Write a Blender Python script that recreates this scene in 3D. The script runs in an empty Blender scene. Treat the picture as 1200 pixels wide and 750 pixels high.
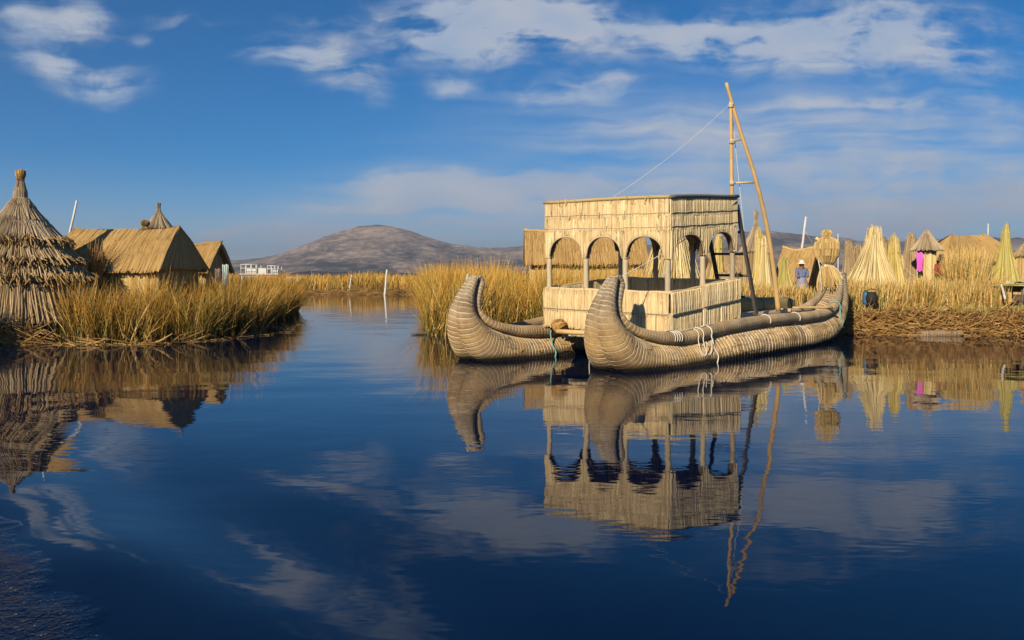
import bpy, math, random
import numpy as np
from mathutils import Vector
R = math.radians
rng = np.random.default_rng(11)
random.seed(5)
SC = bpy.context.scene
COL = SC.collection

# ------------------------------------------------------------------ camera, sky, sun, exposure
cd = bpy.data.cameras.new("camera"); cam = bpy.data.objects.new("camera", cd); COL.objects.link(cam)
cam.location = (0, 0, 1.9); cam.rotation_euler = (R(90), 0, 0)
cd.sensor_width = 36; cd.lens = 30.0; cd.shift_y = -53/1200; cd.clip_start = 0.1; cd.clip_end = 40000
SC.camera = cam
SUN_EL = R(26); SX, SY = 0.475, 0.880            # sunlight travels toward +x,+y (sun behind the left shoulder)
sd = bpy.data.lights.new("sun", 'SUN'); sd.energy = 4.9; sd.angle = R(0.5); sd.color = (1.0, 0.84, 0.60)
so = bpy.data.objects.new("sun", sd); COL.objects.link(so)
so.rotation_euler = Vector((SX*math.cos(SUN_EL), SY*math.cos(SUN_EL), -math.sin(SUN_EL))).to_track_quat('-Z', 'Y').to_euler()
so.location = (-60, -80, 60)
SC.view_settings.view_transform = 'Standard'; SC.view_settings.look = 'None'
SC.view_settings.exposure = 0.45; SC.view_settings.gamma = 1; SC.view_settings.use_curve_mapping = False
SC.cycles.use_denoising = True
SC.cycles.max_bounces = 8; SC.cycles.glossy_bounces = 4; SC.cycles.diffuse_bounces = 3; SC.cycles.volume_bounces = 1
SC.cycles.caustics_reflective = False; SC.cycles.caustics_refractive = False

W = bpy.data.worlds.new("World"); SC.world = W; W.use_nodes = True
nt = W.node_tree; nt.nodes.clear()
def wn(t, **k):
    n = nt.nodes.new(t)
    for a, b in k.items(): setattr(n, a, b)
    return n
def lk(a, b): nt.links.new(a, b)
def wmath(op, a, b=None, c=None, clamp=False):
    n = wn('ShaderNodeMath', operation=op, use_clamp=clamp)
    for i, v in enumerate((a, b, c)):
        if v is None: continue
        if isinstance(v, (int, float)): n.inputs[i].default_value = v
        else: lk(v, n.inputs[i])
    return n.outputs[0]
sky = wn('ShaderNodeTexSky', sky_type='NISHITA', sun_disc=False)
sky.sun_elevation = SUN_EL; sky.sun_rotation = math.atan2(-SX, -SY)
sky.altitude = 3800; sky.air_density = 1.0; sky.dust_density = 0.35; sky.ozone_density = 2.2
hs = wn('ShaderNodeHueSaturation'); hs.inputs['Saturation'].default_value = 1.58; hs.inputs['Value'].default_value = 1.0
lk(sky.outputs[0], hs.inputs['Color'])
bg = wn('ShaderNodeBackground'); bg.inputs[1].default_value = 0.070; lk(hs.outputs[0], bg.inputs[0])
tcn = wn('ShaderNodeTexCoord'); sep = wn('ShaderNodeSeparateXYZ'); lk(tcn.outputs['Generated'], sep.inputs[0])
yy = wmath('MAXIMUM', sep.outputs[1], 0.03)
cu = wmath('DIVIDE', sep.outputs[0], yy); cv = wmath('DIVIDE', sep.outputs[2], yy)
comb = wn('ShaderNodeCombineXYZ'); lk(cu, comb.inputs[0]); lk(cv, comb.inputs[1])
warpn = wn('ShaderNodeTexNoise'); warpn.inputs['Scale'].default_value = 7; warpn.inputs['Detail'].default_value = 3
lk(comb.outputs[0], warpn.inputs['Vector'])
wsub = wn('ShaderNodeVectorMath', operation='SUBTRACT'); lk(warpn.outputs['Color'], wsub.inputs[0]); wsub.inputs[1].default_value = (.5, .5, .5)
wma = wn('ShaderNodeVectorMath', operation='MULTIPLY_ADD'); lk(wsub.outputs[0], wma.inputs[0]); wma.inputs[1].default_value = (.09, .05, 0); lk(comb.outputs[0], wma.inputs[2])
UV = wma.outputs[0]
# cloud banks: azimuth, elevation (as 1/1000 of tangent), half sizes, weight
CL = [(-545,252,52,20,.9),(-470,226,62,20,1.0),(-580,300,70,24,.65),(-505,300,45,24,.75),(-380,304,55,14,.5),
 (-255,262,50,20,.95),(-205,236,40,24,.7),(-172,214,24,26,.6),(-436,278,16,12,.45),(-235,300,60,10,.3),
 (-90,290,90,32,1.0),(10,300,90,36,1.1),(70,296,60,30,.9),(-40,262,80,22,.6),(-75,218,36,16,.75),(60,214,62,18,.9),(110,230,30,16,.5),
 (185,278,58,28,.92),(268,282,72,32,1.0),(352,272,60,30,.85),(440,290,80,32,.92),(540,262,85,46,.62),(400,240,130,26,.40),
 (400,198,150,9,.6),(520,176,150,34,.42),(180,168,190,22,.5),(310,146,230,28,.4),(470,108,200,34,.65),(300,82,200,26,.6),
 (-70,104,110,15,1.8),(-10,88,75,12,1.5),(-195,78,80,8,.95),(-260,48,130,14,.95),(130,106,85,9,.65),(520,88,120,14,.8),(420,66,170,18,.6),(-80,60,150,12,.45),
 (-120,352,130,18,.5),(330,346,130,16,.5)]
acc = None
for (a, b, sa, sb, w) in CL:
    m = wn('ShaderNodeVectorMath', operation='MULTIPLY_ADD'); lk(UV, m.inputs[0])
    m.inputs[1].default_value = (1000/sa, 1000/sb, 0); m.inputs[2].default_value = (-a/sa, -b/sb, 0)
    d = wn('ShaderNodeVectorMath', operation='DOT_PRODUCT'); lk(m.outputs[0], d.inputs[0]); lk(m.outputs[0], d.inputs[1])
    p = wmath('POWER', 0.40, d.outputs['Value'])
    acc = wmath('MULTIPLY_ADD', p, w, acc if acc is not None else 0.0)
mp = wn('ShaderNodeMapping'); lk(UV, mp.inputs[0]); mp.inputs['Scale'].default_value = (9, 19, 1); mp.inputs['Rotation'].default_value = (0, 0, R(-9))
cn = wn('ShaderNodeTexNoise'); cn.inputs['Scale'].default_value = 1.5; cn.inputs['Detail'].default_value = 9; cn.inputs['Roughness'].default_value = .58
lk(mp.outputs[0], cn.inputs['Vector'])
mp2 = wn('ShaderNodeMapping'); lk(UV, mp2.inputs[0]); mp2.inputs['Scale'].default_value = (3, 40, 1); mp2.inputs['Rotation'].default_value = (0, 0, R(5))
cn2 = wn('ShaderNodeTexNoise'); cn2.inputs['Scale'].default_value = 1.6; cn2.inputs['Detail'].default_value = 6; lk(mp2.outputs[0], cn2.inputs['Vector'])
nz = wmath('MULTIPLY_ADD', cn2.outputs[0], .35, wmath('MULTIPLY', cn.outputs[0], .85))
mm = wmath('MULTIPLY', acc, wmath('MULTIPLY_ADD', nz, 3.9, -1.54))
mr = wn('ShaderNodeMapRange', interpolation_type='SMOOTHSTEP'); lk(mm, mr.inputs[0])
mr.inputs[1].default_value = .12; mr.inputs[2].default_value = 1.05; mr.inputs[3].default_value = 0; mr.inputs[4].default_value = .80
vacc = None
for (a, b, sa, sb, w) in [(360,115,330,75,.62),(560,60,300,50,.5),(20,85,170,40,.38),(-200,45,220,26,.42),(250,175,200,40,.40),(150,40,300,30,.45),(-75,100,100,16,.85),(-180,78,90,10,.6)]:
    m = wn('ShaderNodeVectorMath', operation='MULTIPLY_ADD'); lk(UV, m.inputs[0]); m.inputs[1].default_value = (1000/sa, 1000/sb, 0); m.inputs[2].default_value = (-a/sa, -b/sb, 0)
    d = wn('ShaderNodeVectorMath', operation='DOT_PRODUCT'); lk(m.outputs[0], d.inputs[0]); lk(m.outputs[0], d.inputs[1])
    vacc = wmath('MULTIPLY_ADD', wmath('POWER', 0.40, d.outputs['Value']), w, vacc if vacc is not None else 0.0)
veil = wmath('MINIMUM', wmath('MULTIPLY', vacc, wmath('MULTIPLY_ADD', cn2.outputs[0], 2.2, -.35, clamp=True)), .62)
alpha = wmath('SUBTRACT', 1.0, wmath('MULTIPLY', wmath('SUBTRACT', 1.0, mr.outputs[0]), wmath('SUBTRACT', 1.0, veil)))
# cloud tone: lit tops, grey-blue undersides
shade = wn('ShaderNodeTexNoise'); shade.inputs['Scale'].default_value = 1.1; shade.inputs['Detail'].default_value = 4
off = wn('ShaderNodeVectorMath', operation='ADD'); lk(mp.outputs[0], off.inputs[0]); off.inputs[1].default_value = (3.1, 8.35, 0); lk(off.outputs[0], shade.inputs['Vector'])
ccol = wn('ShaderNodeMix', data_type='RGBA'); lk(wmath('MULTIPLY_ADD', shade.outputs[0], 2.2, -.6, clamp=True), ccol.inputs[0])
ccol.inputs[6].default_value = (.29, .37, .49, 1); ccol.inputs[7].default_value = (.47, .47, .48, 1)
bgc = wn('ShaderNodeBackground'); lk(ccol.outputs[2], bgc.inputs[0]); bgc.inputs[1].default_value = 1.0
mixs = wn('ShaderNodeMixShader'); lk(alpha, mixs.inputs[0]); lk(bg.outputs[0], mixs.inputs[1]); lk(bgc.outputs[0], mixs.inputs[2])
wo = wn('ShaderNodeOutputWorld'); lk(mixs.outputs[0], wo.inputs[0])

# ------------------------------------------------------------------ helpers
class MB:
    def __init__(s): s.v=[]; s.q=[]; s.t=[]; s.tc=[]; s.r=[]; s.n=0; s.smooth=True
    def add(s, v, quads=None, tris=None, tc=None, rnd=None):
        v = np.asarray(v, float).reshape(-1, 3); m = len(v)
        s.v.append(v)
        if quads is not None and len(quads): s.q.append(np.asarray(quads, int).reshape(-1, 4)+s.n)
        if tris is not None and len(tris): s.t.append(np.asarray(tris, int).reshape(-1, 3)+s.n)
        s.tc.append(v.copy() if tc is None else np.asarray(tc, float).reshape(-1, 3))
        s.r.append(np.full(m, rng.random()) if rnd is None else np.broadcast_to(np.asarray(rnd, float), (m,)))
        s.n += m
    def mesh(s, name, org=(0,0,0)):
        v = np.vstack(s.v)-np.asarray(org); me = bpy.data.meshes.new(name)
        q = np.vstack(s.q) if s.q else np.zeros((0,4), int); t = np.vstack(s.t) if s.t else np.zeros((0,3), int)
        me.vertices.add(len(v)); me.vertices.foreach_set('co', v.ravel())
        li = np.concatenate([q.ravel(), t.ravel()]); me.loops.add(len(li)); me.loops.foreach_set('vertex_index', li)
        st = np.concatenate([np.arange(len(q))*4, len(q)*4+np.arange(len(t))*3]); me.polygons.add(len(st))
        me.polygons.foreach_set('loop_start', st)
        me.polygons.foreach_set('use_smooth', np.full(len(st), s.smooth))
        me.update(calc_edges=True)
        a = me.attributes.new('tc', 'FLOAT_VECTOR', 'POINT'); a.data.foreach_set('vector', np.vstack(s.tc).ravel())
        a = me.attributes.new('rnd', 'FLOAT', 'POINT'); a.data.foreach_set('value', np.concatenate(s.r))
        me.validate(); return me
def rootloc(p):
    while p.parent: p = p.parent
    return tuple(p.location)
def obj(name, mb, mat, parent=None, smooth=True, label=None):
    mb.smooth = smooth
    org = rootloc(parent) if parent else (0,0,0)
    o = bpy.data.objects.new(name, mb.mesh(name, org)); COL.objects.link(o)
    o.data.materials.append(mat)
    if parent: o.parent = parent
    if label: o['label'] = label
    return o
def thing(name, label, cat, loc=(0,0,0), group=None):
    o = bpy.data.objects.new(name, None); COL.objects.link(o); o.location = loc; o.empty_display_size = .2
    o['label'] = label; o['category'] = cat
    if group: o['group'] = group
    return o
def tag(o, label, cat, group=None):
    o['label'] = label; o['category'] = cat
    if group: o['group'] = group
    return o
def kind(o, k):
    o['kind'] = k; return o
def at(px, D, py=None):                 # place at a bearing and distance from the viewpoint
    x = (px-600)/1000*D
    return np.array([x, D, 1.9+(322-py)/1000*D if py is not None else 0.0])
def nrm(a):
    a = np.asarray(a, float); return a/np.maximum(np.linalg.norm(a, axis=-1, keepdims=True), 1e-9)
def frames(P):
    T = nrm(np.gradient(P, axis=0)); N = np.zeros_like(P)
    up = np.array([0,0,1.]) if abs(T[0][2]) < .9 else np.array([1.,0,0])
    n = nrm(np.cross(np.cross(T[0], up), T[0])); N[0] = n
    for i in range(1, len(P)):
        n = n-T[i]*np.dot(n, T[i]); n = n/max(np.linalg.norm(n), 1e-9); N[i] = n
    return T, N, np.cross(T, N)
def tube(mb, P, r, seg=8, caps=True, rnd=None, ripple=None):
    P = np.asarray(P, float); n = len(P); r = np.broadcast_to(np.asarray(r, float), (n,))
    T, N, B = frames(P); a = np.linspace(0, 2*np.pi, seg, endpoint=False)
    rr = r[:, None]*np.ones(seg)[None]
    if ripple is not None: rr = rr*ripple(n, seg)
    V = P[:, None]+rr[..., None]*(np.cos(a)[None, :, None]*N[:, None]+np.sin(a)[None, :, None]*B[:, None])
    L = np.concatenate([[0], np.cumsum(np.linalg.norm(np.diff(P, axis=0), axis=1))])
    tc = np.stack([np.repeat(L[:, None], seg, 1), r[:, None]*np.cos(a)[None], r[:, None]*np.sin(a)[None]], -1)
    i = np.arange(n-1)[:, None]; j = np.arange(seg)[None]; jn = (j+1) % seg
    q = np.stack([i*seg+j, i*seg+jn, (i+1)*seg+jn, (i+1)*seg+j], -1).reshape(-1, 4)
    V = V.reshape(-1, 3); tc = tc.reshape(-1, 3); tr = []
    if caps:
        V = np.vstack([V, P[0], P[-1]]); tc = np.vstack([tc, [0,0,0], [L[-1],0,0]]); c0 = n*seg; c1 = c0+1
        jj = np.arange(seg); jn = (jj+1) % seg
        tr = np.vstack([np.stack([np.full(seg, c0), jn, jj], 1), np.stack([np.full(seg, c1), (n-1)*seg+jj, (n-1)*seg+jn], 1)])
    mb.add(V, q, tr, tc, rnd)
def line(a, b, n=2, sag=0.0):
    t = np.linspace(0, 1, n)[:, None]; P = np.asarray(a)*(1-t)+np.asarray(b)*t
    P[:, 2] -= sag*4*(t*(1-t))[:, 0]; return P
def spline(pts, n=60):
    pts = np.asarray(pts, float); m = len(pts); d = np.concatenate([[0], np.cumsum(np.linalg.norm(np.diff(pts[:, :3], axis=0), axis=1)**.7)])
    t = np.linspace(0, d[-1], n); out = np.zeros((n, pts.shape[1])); mt = np.gradient(pts, d, axis=0)
    k = np.clip(np.searchsorted(d, t, side='right')-1, 0, m-2); h = (d[k+1]-d[k]); u = ((t-d[k])/h)[:, None]; h = h[:, None]
    return (2*u**3-3*u**2+1)*pts[k]+(u**3-2*u**2+u)*h*mt[k]+(-2*u**3+3*u**2)*pts[k+1]+(u**3-u**2)*h*mt[k+1]
def box(mb, c, sx, sy, sz, ax=(1,0,0), ay=(0,1,0), az=(0,0,1), rnd=None):
    c = np.asarray(c, float); ax, ay, az = (np.asarray(a, float) for a in (ax, ay, az)); V = []
    for k in (-1, 1):
        for j in (-1, 1):
            for i in (-1, 1): V.append(c+ax*i*sx/2+ay*j*sy/2+az*k*sz/2)
    mb.add(V, [(0,2,3,1),(4,5,7,6),(0,1,5,4),(2,6,7,3),(0,4,6,2),(1,3,7,5)], rnd=rnd)
def prism(mb, pts0, pts1, rnd=None):    # loft between two closed loops, capped with fans
    n = len(pts0); V = np.vstack([pts0, pts1, np.mean(pts0, 0), np.mean(pts1, 0)]); j = np.arange(n); jn = (j+1) % n
    mb.add(V, np.stack([j, jn, n+jn, n+j], 1), np.vstack([np.stack([np.full(n, 2*n), jn, j], 1), np.stack([np.full(n, 2*n+1), n+j, n+jn], 1)]), rnd=rnd)
def lathe(mb, c, prof, seg=24, rnd=None, wob=0.0, flute=0.0, nfl=20):
    c = np.asarray(c, float); prof = np.asarray(prof, float); a = np.linspace(0, 2*np.pi, seg, endpoint=False)
    rr = prof[:, 0][:, None]*(1+wob*(rng.random((len(prof), seg))-.5)+flute*np.cos(a*nfl)[None])
    V = np.stack([c[0]+rr*np.cos(a), c[1]+rr*np.sin(a), c[2]+prof[:, 1][:, None]+0*a[None]], -1)
    n = len(prof); i = np.arange(n-1)[:, None]; j = np.arange(seg)[None]; jn = (j+1) % seg
    q = np.stack([i*seg+j, i*seg+jn, (i+1)*seg+jn, (i+1)*seg+j], -1).reshape(-1, 4)
    tc = np.stack([prof[:, 1][:, None]+0*a[None], prof[:, 0].max()*np.cos(a)[None]+0*rr, prof[:, 0].max()*np.sin(a)[None]+0*rr], -1)
    mb.add(V, q, None, tc, rnd)
def strands(mb, P0, P1, N, w, lift=.02, k=3, jit=.01, taper=.35, bow=0.0):
    """raised reed stalks laid from P0 to P1 on a surface with outward normal N"""
    P0 = np.asarray(P0, float); P1 = np.asarray(P1, float); n = len(P0); N = np.broadcast_to(np.asarray(N, float), (n, 3))
    w = np.broadcast_to(np.asarray(w, float), (n,)); t = np.linspace(0, 1, k+1)
    C = P0[:, None]*(1-t)[None, :, None]+P1[:, None]*t[None, :, None]
    S = nrm(np.cross(P1-P0, N))
    C = C+S[:, None]*(rng.normal(0, jit, (n, k+1)))[..., None]+N[:, None]*(rng.random((n, k+1))*jit+bow*4*(t*(1-t))[None])[..., None]
    ww = w[:, None]*(1-taper*np.abs(2*t-1)**3)[None]/2
    lf = np.broadcast_to(np.asarray(lift, float), (n,))[:, None, None]
    V = np.stack([C-S[:, None]*ww[..., None], C+N[:, None]*lf, C+S[:, None]*ww[..., None]], 2)
    L = np.linalg.norm(P1-P0, axis=1); rn = rng.random(n)
    tc = np.zeros((n, k+1, 3, 3)); tc[..., 0] = (L[:, None]*t[None])[..., None]; tc[..., 1] = np.array([0, .5, 1])*.05+(rn*37)[:, None, None]; tc[..., 2] = (rn*91)[:, None, None]
    b = (np.arange(n)*(k+1)*3)[:, None, None]; i = (np.arange(k)*3)[None, :, None]; j = np.arange(2)[None, None]
    q = np.stack([b+i+j, b+i+j+1, b+i+j+4, b+i+j+3], -1).reshape(-1, 4)
    mb.add(V.reshape(-1, 3), q, None, tc.reshape(-1, 3), np.repeat(rn, (k+1)*3))
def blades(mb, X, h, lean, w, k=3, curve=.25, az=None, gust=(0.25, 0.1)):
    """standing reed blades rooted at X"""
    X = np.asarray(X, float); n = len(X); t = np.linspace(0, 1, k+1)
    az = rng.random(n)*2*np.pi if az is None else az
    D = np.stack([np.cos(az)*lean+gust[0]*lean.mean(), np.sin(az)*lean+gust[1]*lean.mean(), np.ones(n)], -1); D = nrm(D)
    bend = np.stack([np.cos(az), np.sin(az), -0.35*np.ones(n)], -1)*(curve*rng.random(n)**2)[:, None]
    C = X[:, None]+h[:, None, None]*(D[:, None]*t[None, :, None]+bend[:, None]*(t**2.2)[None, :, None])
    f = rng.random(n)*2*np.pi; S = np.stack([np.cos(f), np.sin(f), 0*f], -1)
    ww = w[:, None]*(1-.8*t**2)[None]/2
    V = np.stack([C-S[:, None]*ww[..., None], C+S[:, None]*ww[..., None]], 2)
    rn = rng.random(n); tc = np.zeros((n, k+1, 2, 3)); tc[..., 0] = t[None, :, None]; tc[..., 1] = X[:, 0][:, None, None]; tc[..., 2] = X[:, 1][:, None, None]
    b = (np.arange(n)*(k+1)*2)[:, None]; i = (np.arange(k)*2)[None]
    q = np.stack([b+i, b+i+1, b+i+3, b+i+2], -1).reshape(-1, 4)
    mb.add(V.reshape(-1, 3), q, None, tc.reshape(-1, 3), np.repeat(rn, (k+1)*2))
_lat = rng.random((512, 512))
def vnoise(x, y):
    xi = np.floor(x).astype(int); yi = np.floor(y).astype(int); fx = x-xi; fy = y-yi; fx = fx*fx*(3-2*fx); fy = fy*fy*(3-2*fy)
    g = lambda a, b: _lat[a % 512, b % 512]
    return (g(xi, yi)*(1-fx)+g(xi+1, yi)*fx)*(1-fy)+(g(xi, yi+1)*(1-fx)+g(xi+1, yi+1)*fx)*fy
def fbm(x, y, o=5, g=.5):
    s = 0; a = 1; tot = 0
    for i in range(o): s = s+a*vnoise(x+i*17.3, y+i*9.1); tot += a; a *= g; x = x*2.03; y = y*2.03
    return s/tot
def inpoly(p, poly):
    x, y = p[:, 0], p[:, 1]; c = np.zeros(len(p), bool); m = len(poly)
    for i in range(m):
        x0, y0 = poly[i]; x1, y1 = poly[(i+1) % m]
        if y0 == y1: continue
        c ^= ((y0 > y) != (y1 > y)) & (x < (x1-x0)*(y-y0)/(y1-y0)+x0)
    return c
def sample(poly, n):
    P = np.asarray(poly, float); lo, hi = P.min(0), P.max(0); out = np.zeros((0, 2))
    while len(out) < n:
        p = lo+rng.random((n*2, 2))*(hi-lo); out = np.vstack([out, p[inpoly(p, poly)]])
    return out[:n]

# ------------------------------------------------------------------ materials
def mat(name):
    m = bpy.data.materials.new(name); m.use_nodes = True; t = m.node_tree; b = t.nodes['Principled BSDF']; return m, t, b
def N_(t, ty, **k):
    n = t.nodes.new(ty)
    for a, v in k.items(): setattr(n, a, v)
    return n
def ramp(t, fac, cols):
    r = N_(t, 'ShaderNodeValToRGB'); e = r.color_ramp.elements
    while len(e) < len(cols): e.new(.5)
    for el, (p, c) in zip(e, cols): el.position = p; el.color = (*c, 1)
    t.links.new(fac, r.inputs[0]); return r.outputs[0]
def M2(t, op, a, b=None, c=None, clamp=False):
    n = N_(t, 'ShaderNodeMath', operation=op, use_clamp=clamp)
    for i, v in enumerate((a, b, c)):
        if v is None: continue
        if isinstance(v, (int, float)): n.inputs[i].default_value = v
        else: t.links.new(v, n.inputs[i])
    return n.outputs[0]
def attr(t, nm, out): 
    a = N_(t, 'ShaderNodeAttribute', attribute_name=nm); return a.outputs[out]
def noise(t, vec, scale, detail=4, mapscale=None, rough=.55):
    if mapscale:
        m = N_(t, 'ShaderNodeMapping'); m.inputs['Scale'].default_value = mapscale; t.links.new(vec, m.inputs[0]); vec = m.outputs[0]
    n = N_(t, 'ShaderNodeTexNoise'); n.inputs['Scale'].default_value = scale; n.inputs['Detail'].default_value = detail; n.inputs['Roughness'].default_value = rough
    t.links.new(vec, n.inputs['Vector']); return n.outputs[0]
def straw(name, dark, mid, light, rough=.75, stretch=(1.5, 60, 60), bump=.25, var=.65, blot=0.0, blotc=(.1,.08,.05)):
    m, t, b = mat(name); tc = attr(t, 'tc', 'Vector'); r = attr(t, 'rnd', 'Fac')
    n1 = noise(t, tc, 1.0, 4, stretch)
    f = M2(t, 'ADD', M2(t, 'MULTIPLY', r, var), M2(t, 'MULTIPLY', n1, 1-var*.4)); f = M2(t, 'MULTIPLY_ADD', f, 1.15, -.22, True)
    col = ramp(t, f, [(0, dark), (.5, mid), (1, light)])
    if blot:
        g = N_(t, 'ShaderNodeNewGeometry'); n2 = noise(t, g.outputs['Position'], 1.7, 5)
        mx = N_(t, 'ShaderNodeMix', data_type='RGBA'); t.links.new(M2(t, 'MULTIPLY', M2(t, 'MULTIPLY_ADD', n2, 4, -1.9, True), blot), mx.inputs[0])
        t.links.new(col, mx.inputs[6]); mx.inputs[7].default_value = (*blotc, 1); col = mx.outputs[2]
    t.links.new(col, b.inputs['Base Color']); b.inputs['Roughness'].default_value = rough; b.inputs['Specular IOR Level'].default_value = .25
    if bump:
        bp = N_(t, 'ShaderNodeBump'); bp.inputs['Strength'].default_value = bump; bp.inputs['Distance'].default_value = .02
        t.links.new(n1, bp.inputs['Height']); t.links.new(bp.outputs[0], b.inputs['Normal'])
    return m
def plain(name, c, rough=.6, var=.15, scale=8, metal=0.0, spec=.4):
    m, t, b = mat(name); g = N_(t, 'ShaderNodeNewGeometry'); n = noise(t, g.outputs['Position'], scale, 5)
    col = ramp(t, n, [(.25, tuple(x*(1-var*1.6) for x in c)), (.75, tuple(min(1, x*(1+var)) for x in c))])
    t.links.new(col, b.inputs['Base Color']); b.inputs['Roughness'].default_value = rough; b.inputs['Metallic'].default_value = metal; b.inputs['Specular IOR Level'].default_value = spec
    return m
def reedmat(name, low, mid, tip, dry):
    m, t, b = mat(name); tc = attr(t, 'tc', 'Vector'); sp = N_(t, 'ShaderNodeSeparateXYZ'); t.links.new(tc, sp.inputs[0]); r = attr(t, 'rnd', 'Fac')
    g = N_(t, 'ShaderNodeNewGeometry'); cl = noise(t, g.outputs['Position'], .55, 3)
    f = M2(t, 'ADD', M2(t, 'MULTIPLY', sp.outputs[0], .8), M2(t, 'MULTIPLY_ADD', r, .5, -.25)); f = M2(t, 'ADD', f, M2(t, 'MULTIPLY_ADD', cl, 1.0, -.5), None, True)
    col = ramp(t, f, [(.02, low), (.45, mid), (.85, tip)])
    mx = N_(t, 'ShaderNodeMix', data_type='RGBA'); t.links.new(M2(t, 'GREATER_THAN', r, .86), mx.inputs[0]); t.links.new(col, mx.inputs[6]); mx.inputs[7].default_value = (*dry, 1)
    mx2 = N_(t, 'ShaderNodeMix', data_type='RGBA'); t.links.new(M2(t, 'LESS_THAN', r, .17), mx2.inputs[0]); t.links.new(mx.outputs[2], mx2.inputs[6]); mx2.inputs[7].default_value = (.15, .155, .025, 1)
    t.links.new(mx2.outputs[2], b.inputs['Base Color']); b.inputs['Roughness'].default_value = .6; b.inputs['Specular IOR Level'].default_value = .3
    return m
M = {}
M['cabin'] = straw('pale_reed_matting', (.32,.215,.10), (.65,.505,.285), (.86,.725,.46), blot=.3, blotc=(.40,.28,.13), var=.55)
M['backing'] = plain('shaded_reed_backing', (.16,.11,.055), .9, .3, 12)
M['post'] = straw('weathered_post', (.26,.20,.13), (.46,.37,.25), (.60,.50,.36), stretch=(2, 30, 30))
M['roofroll'] = straw('roof_edge_reed', (.25,.18,.09), (.52,.39,.18), (.68,.53,.28))
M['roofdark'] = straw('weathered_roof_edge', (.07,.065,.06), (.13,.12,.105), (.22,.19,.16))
M['golden'] = straw('golden_thatch', (.22,.13,.045), (.40,.255,.095), (.52,.36,.15), blot=.35, blotc=(.27,.17,.065))
M['goldwall'] = straw('reed_wall', (.28,.18,.07), (.46,.32,.13), (.60,.45,.2))
M['tan'] = straw('old_thatch', (.15,.105,.06), (.31,.225,.125), (.47,.36,.21), blot=.4, blotc=(.2,.13,.06))
M['grey'] = straw('grey_thatch', (.155,.11,.07), (.325,.25,.165), (.49,.39,.27), blot=.3, blotc=(.2,.15,.09))
M['shaggy'] = straw('dry_reed_fringe', (.10,.06,.025), (.27,.17,.07), (.45,.32,.15))
M['pale'] = straw('fresh_cut_reed', (.28,.19,.065), (.58,.45,.205), (.76,.64,.38), var=.8)
M['green'] = straw('green_cut_reed', (.15,.15,.03), (.36,.31,.075), (.58,.48,.19), var=.8)
M['yellow'] = straw('yellow_cut_reed', (.26,.18,.04), (.50,.38,.11), (.68,.56,.26), var=.8)
M['twig'] = straw('dry_stems', (.09,.042,.014), (.31,.17,.052), (.54,.35,.14))
M['bamboo'] = straw('bare_pole_wood', (.40,.24,.09), (.58,.39,.17), (.70,.52,.27), stretch=(3, 8, 8), bump=.1)
M['darkwood'] = straw('dark_wood', (.05,.045,.04), (.11,.095,.08), (.18,.16,.14), stretch=(2, 30, 30))
M['white'] = plain('white_paint', (.58,.58,.57), .4, .15)
M['pole'] = plain('bleached_pole', (.62,.60,.56), .6, .15)
M['rope'] = plain('white_rope', (.68,.64,.55), .8, .15, 30)
M['teal'] = plain('teal_rope', (.16,.42,.42), .7, .15, 30)
M['glass'] = plain('dark_glass', (.03,.04,.05), .1, .1)
M['grayhull'] = plain('grey_boat_hull', (.20,.21,.24), .4, .1)
M['blackp'] = plain('black_plastic', (.02,.018,.016), .8, .3)
M['bluep'] = plain('blue_plastic', (.035,.12,.23), .5, .2)
M['pink'] = plain('magenta_cloth', (.75,.14,.62), .8, .12, 6)
M['cloth'] = plain('pale_blue_cloth', (.55,.66,.66), .8, .15, 6)
M['mauve'] = plain('faded_mauve_cloth', (.36,.27,.27), .8, .2, 6)
M['skin'] = plain('brown_skin', (.16,.075,.04), .5, .1)
M['shirt'] = plain('blue_cloth', (.13,.18,.33), .8, .35, 14)
M['skirt'] = plain('dull_blue_skirt', (.24,.23,.30), .85, .2, 8)
M['hat'] = plain('pale_straw_hat', (.70,.62,.52), .8, .1, 8)
M['darkc'] = plain('dark_cloth', (.03,.02,.02), .8, .2, 8)
M['redc'] = plain('rust_cloth', (.30,.05,.03), .8, .2, 8)
M['sheet'] = plain('pale_sheet', (.66,.62,.52), .7, .1, 8)
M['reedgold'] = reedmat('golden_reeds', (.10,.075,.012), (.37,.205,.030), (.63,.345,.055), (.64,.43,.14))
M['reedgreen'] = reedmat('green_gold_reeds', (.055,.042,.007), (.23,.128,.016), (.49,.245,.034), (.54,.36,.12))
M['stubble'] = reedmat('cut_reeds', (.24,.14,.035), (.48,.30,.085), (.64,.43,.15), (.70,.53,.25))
M['grass'] = reedmat('bank_grass', (.12,.12,.03), (.28,.25,.06), (.45,.38,.13), (.55,.45,.2))
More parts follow.
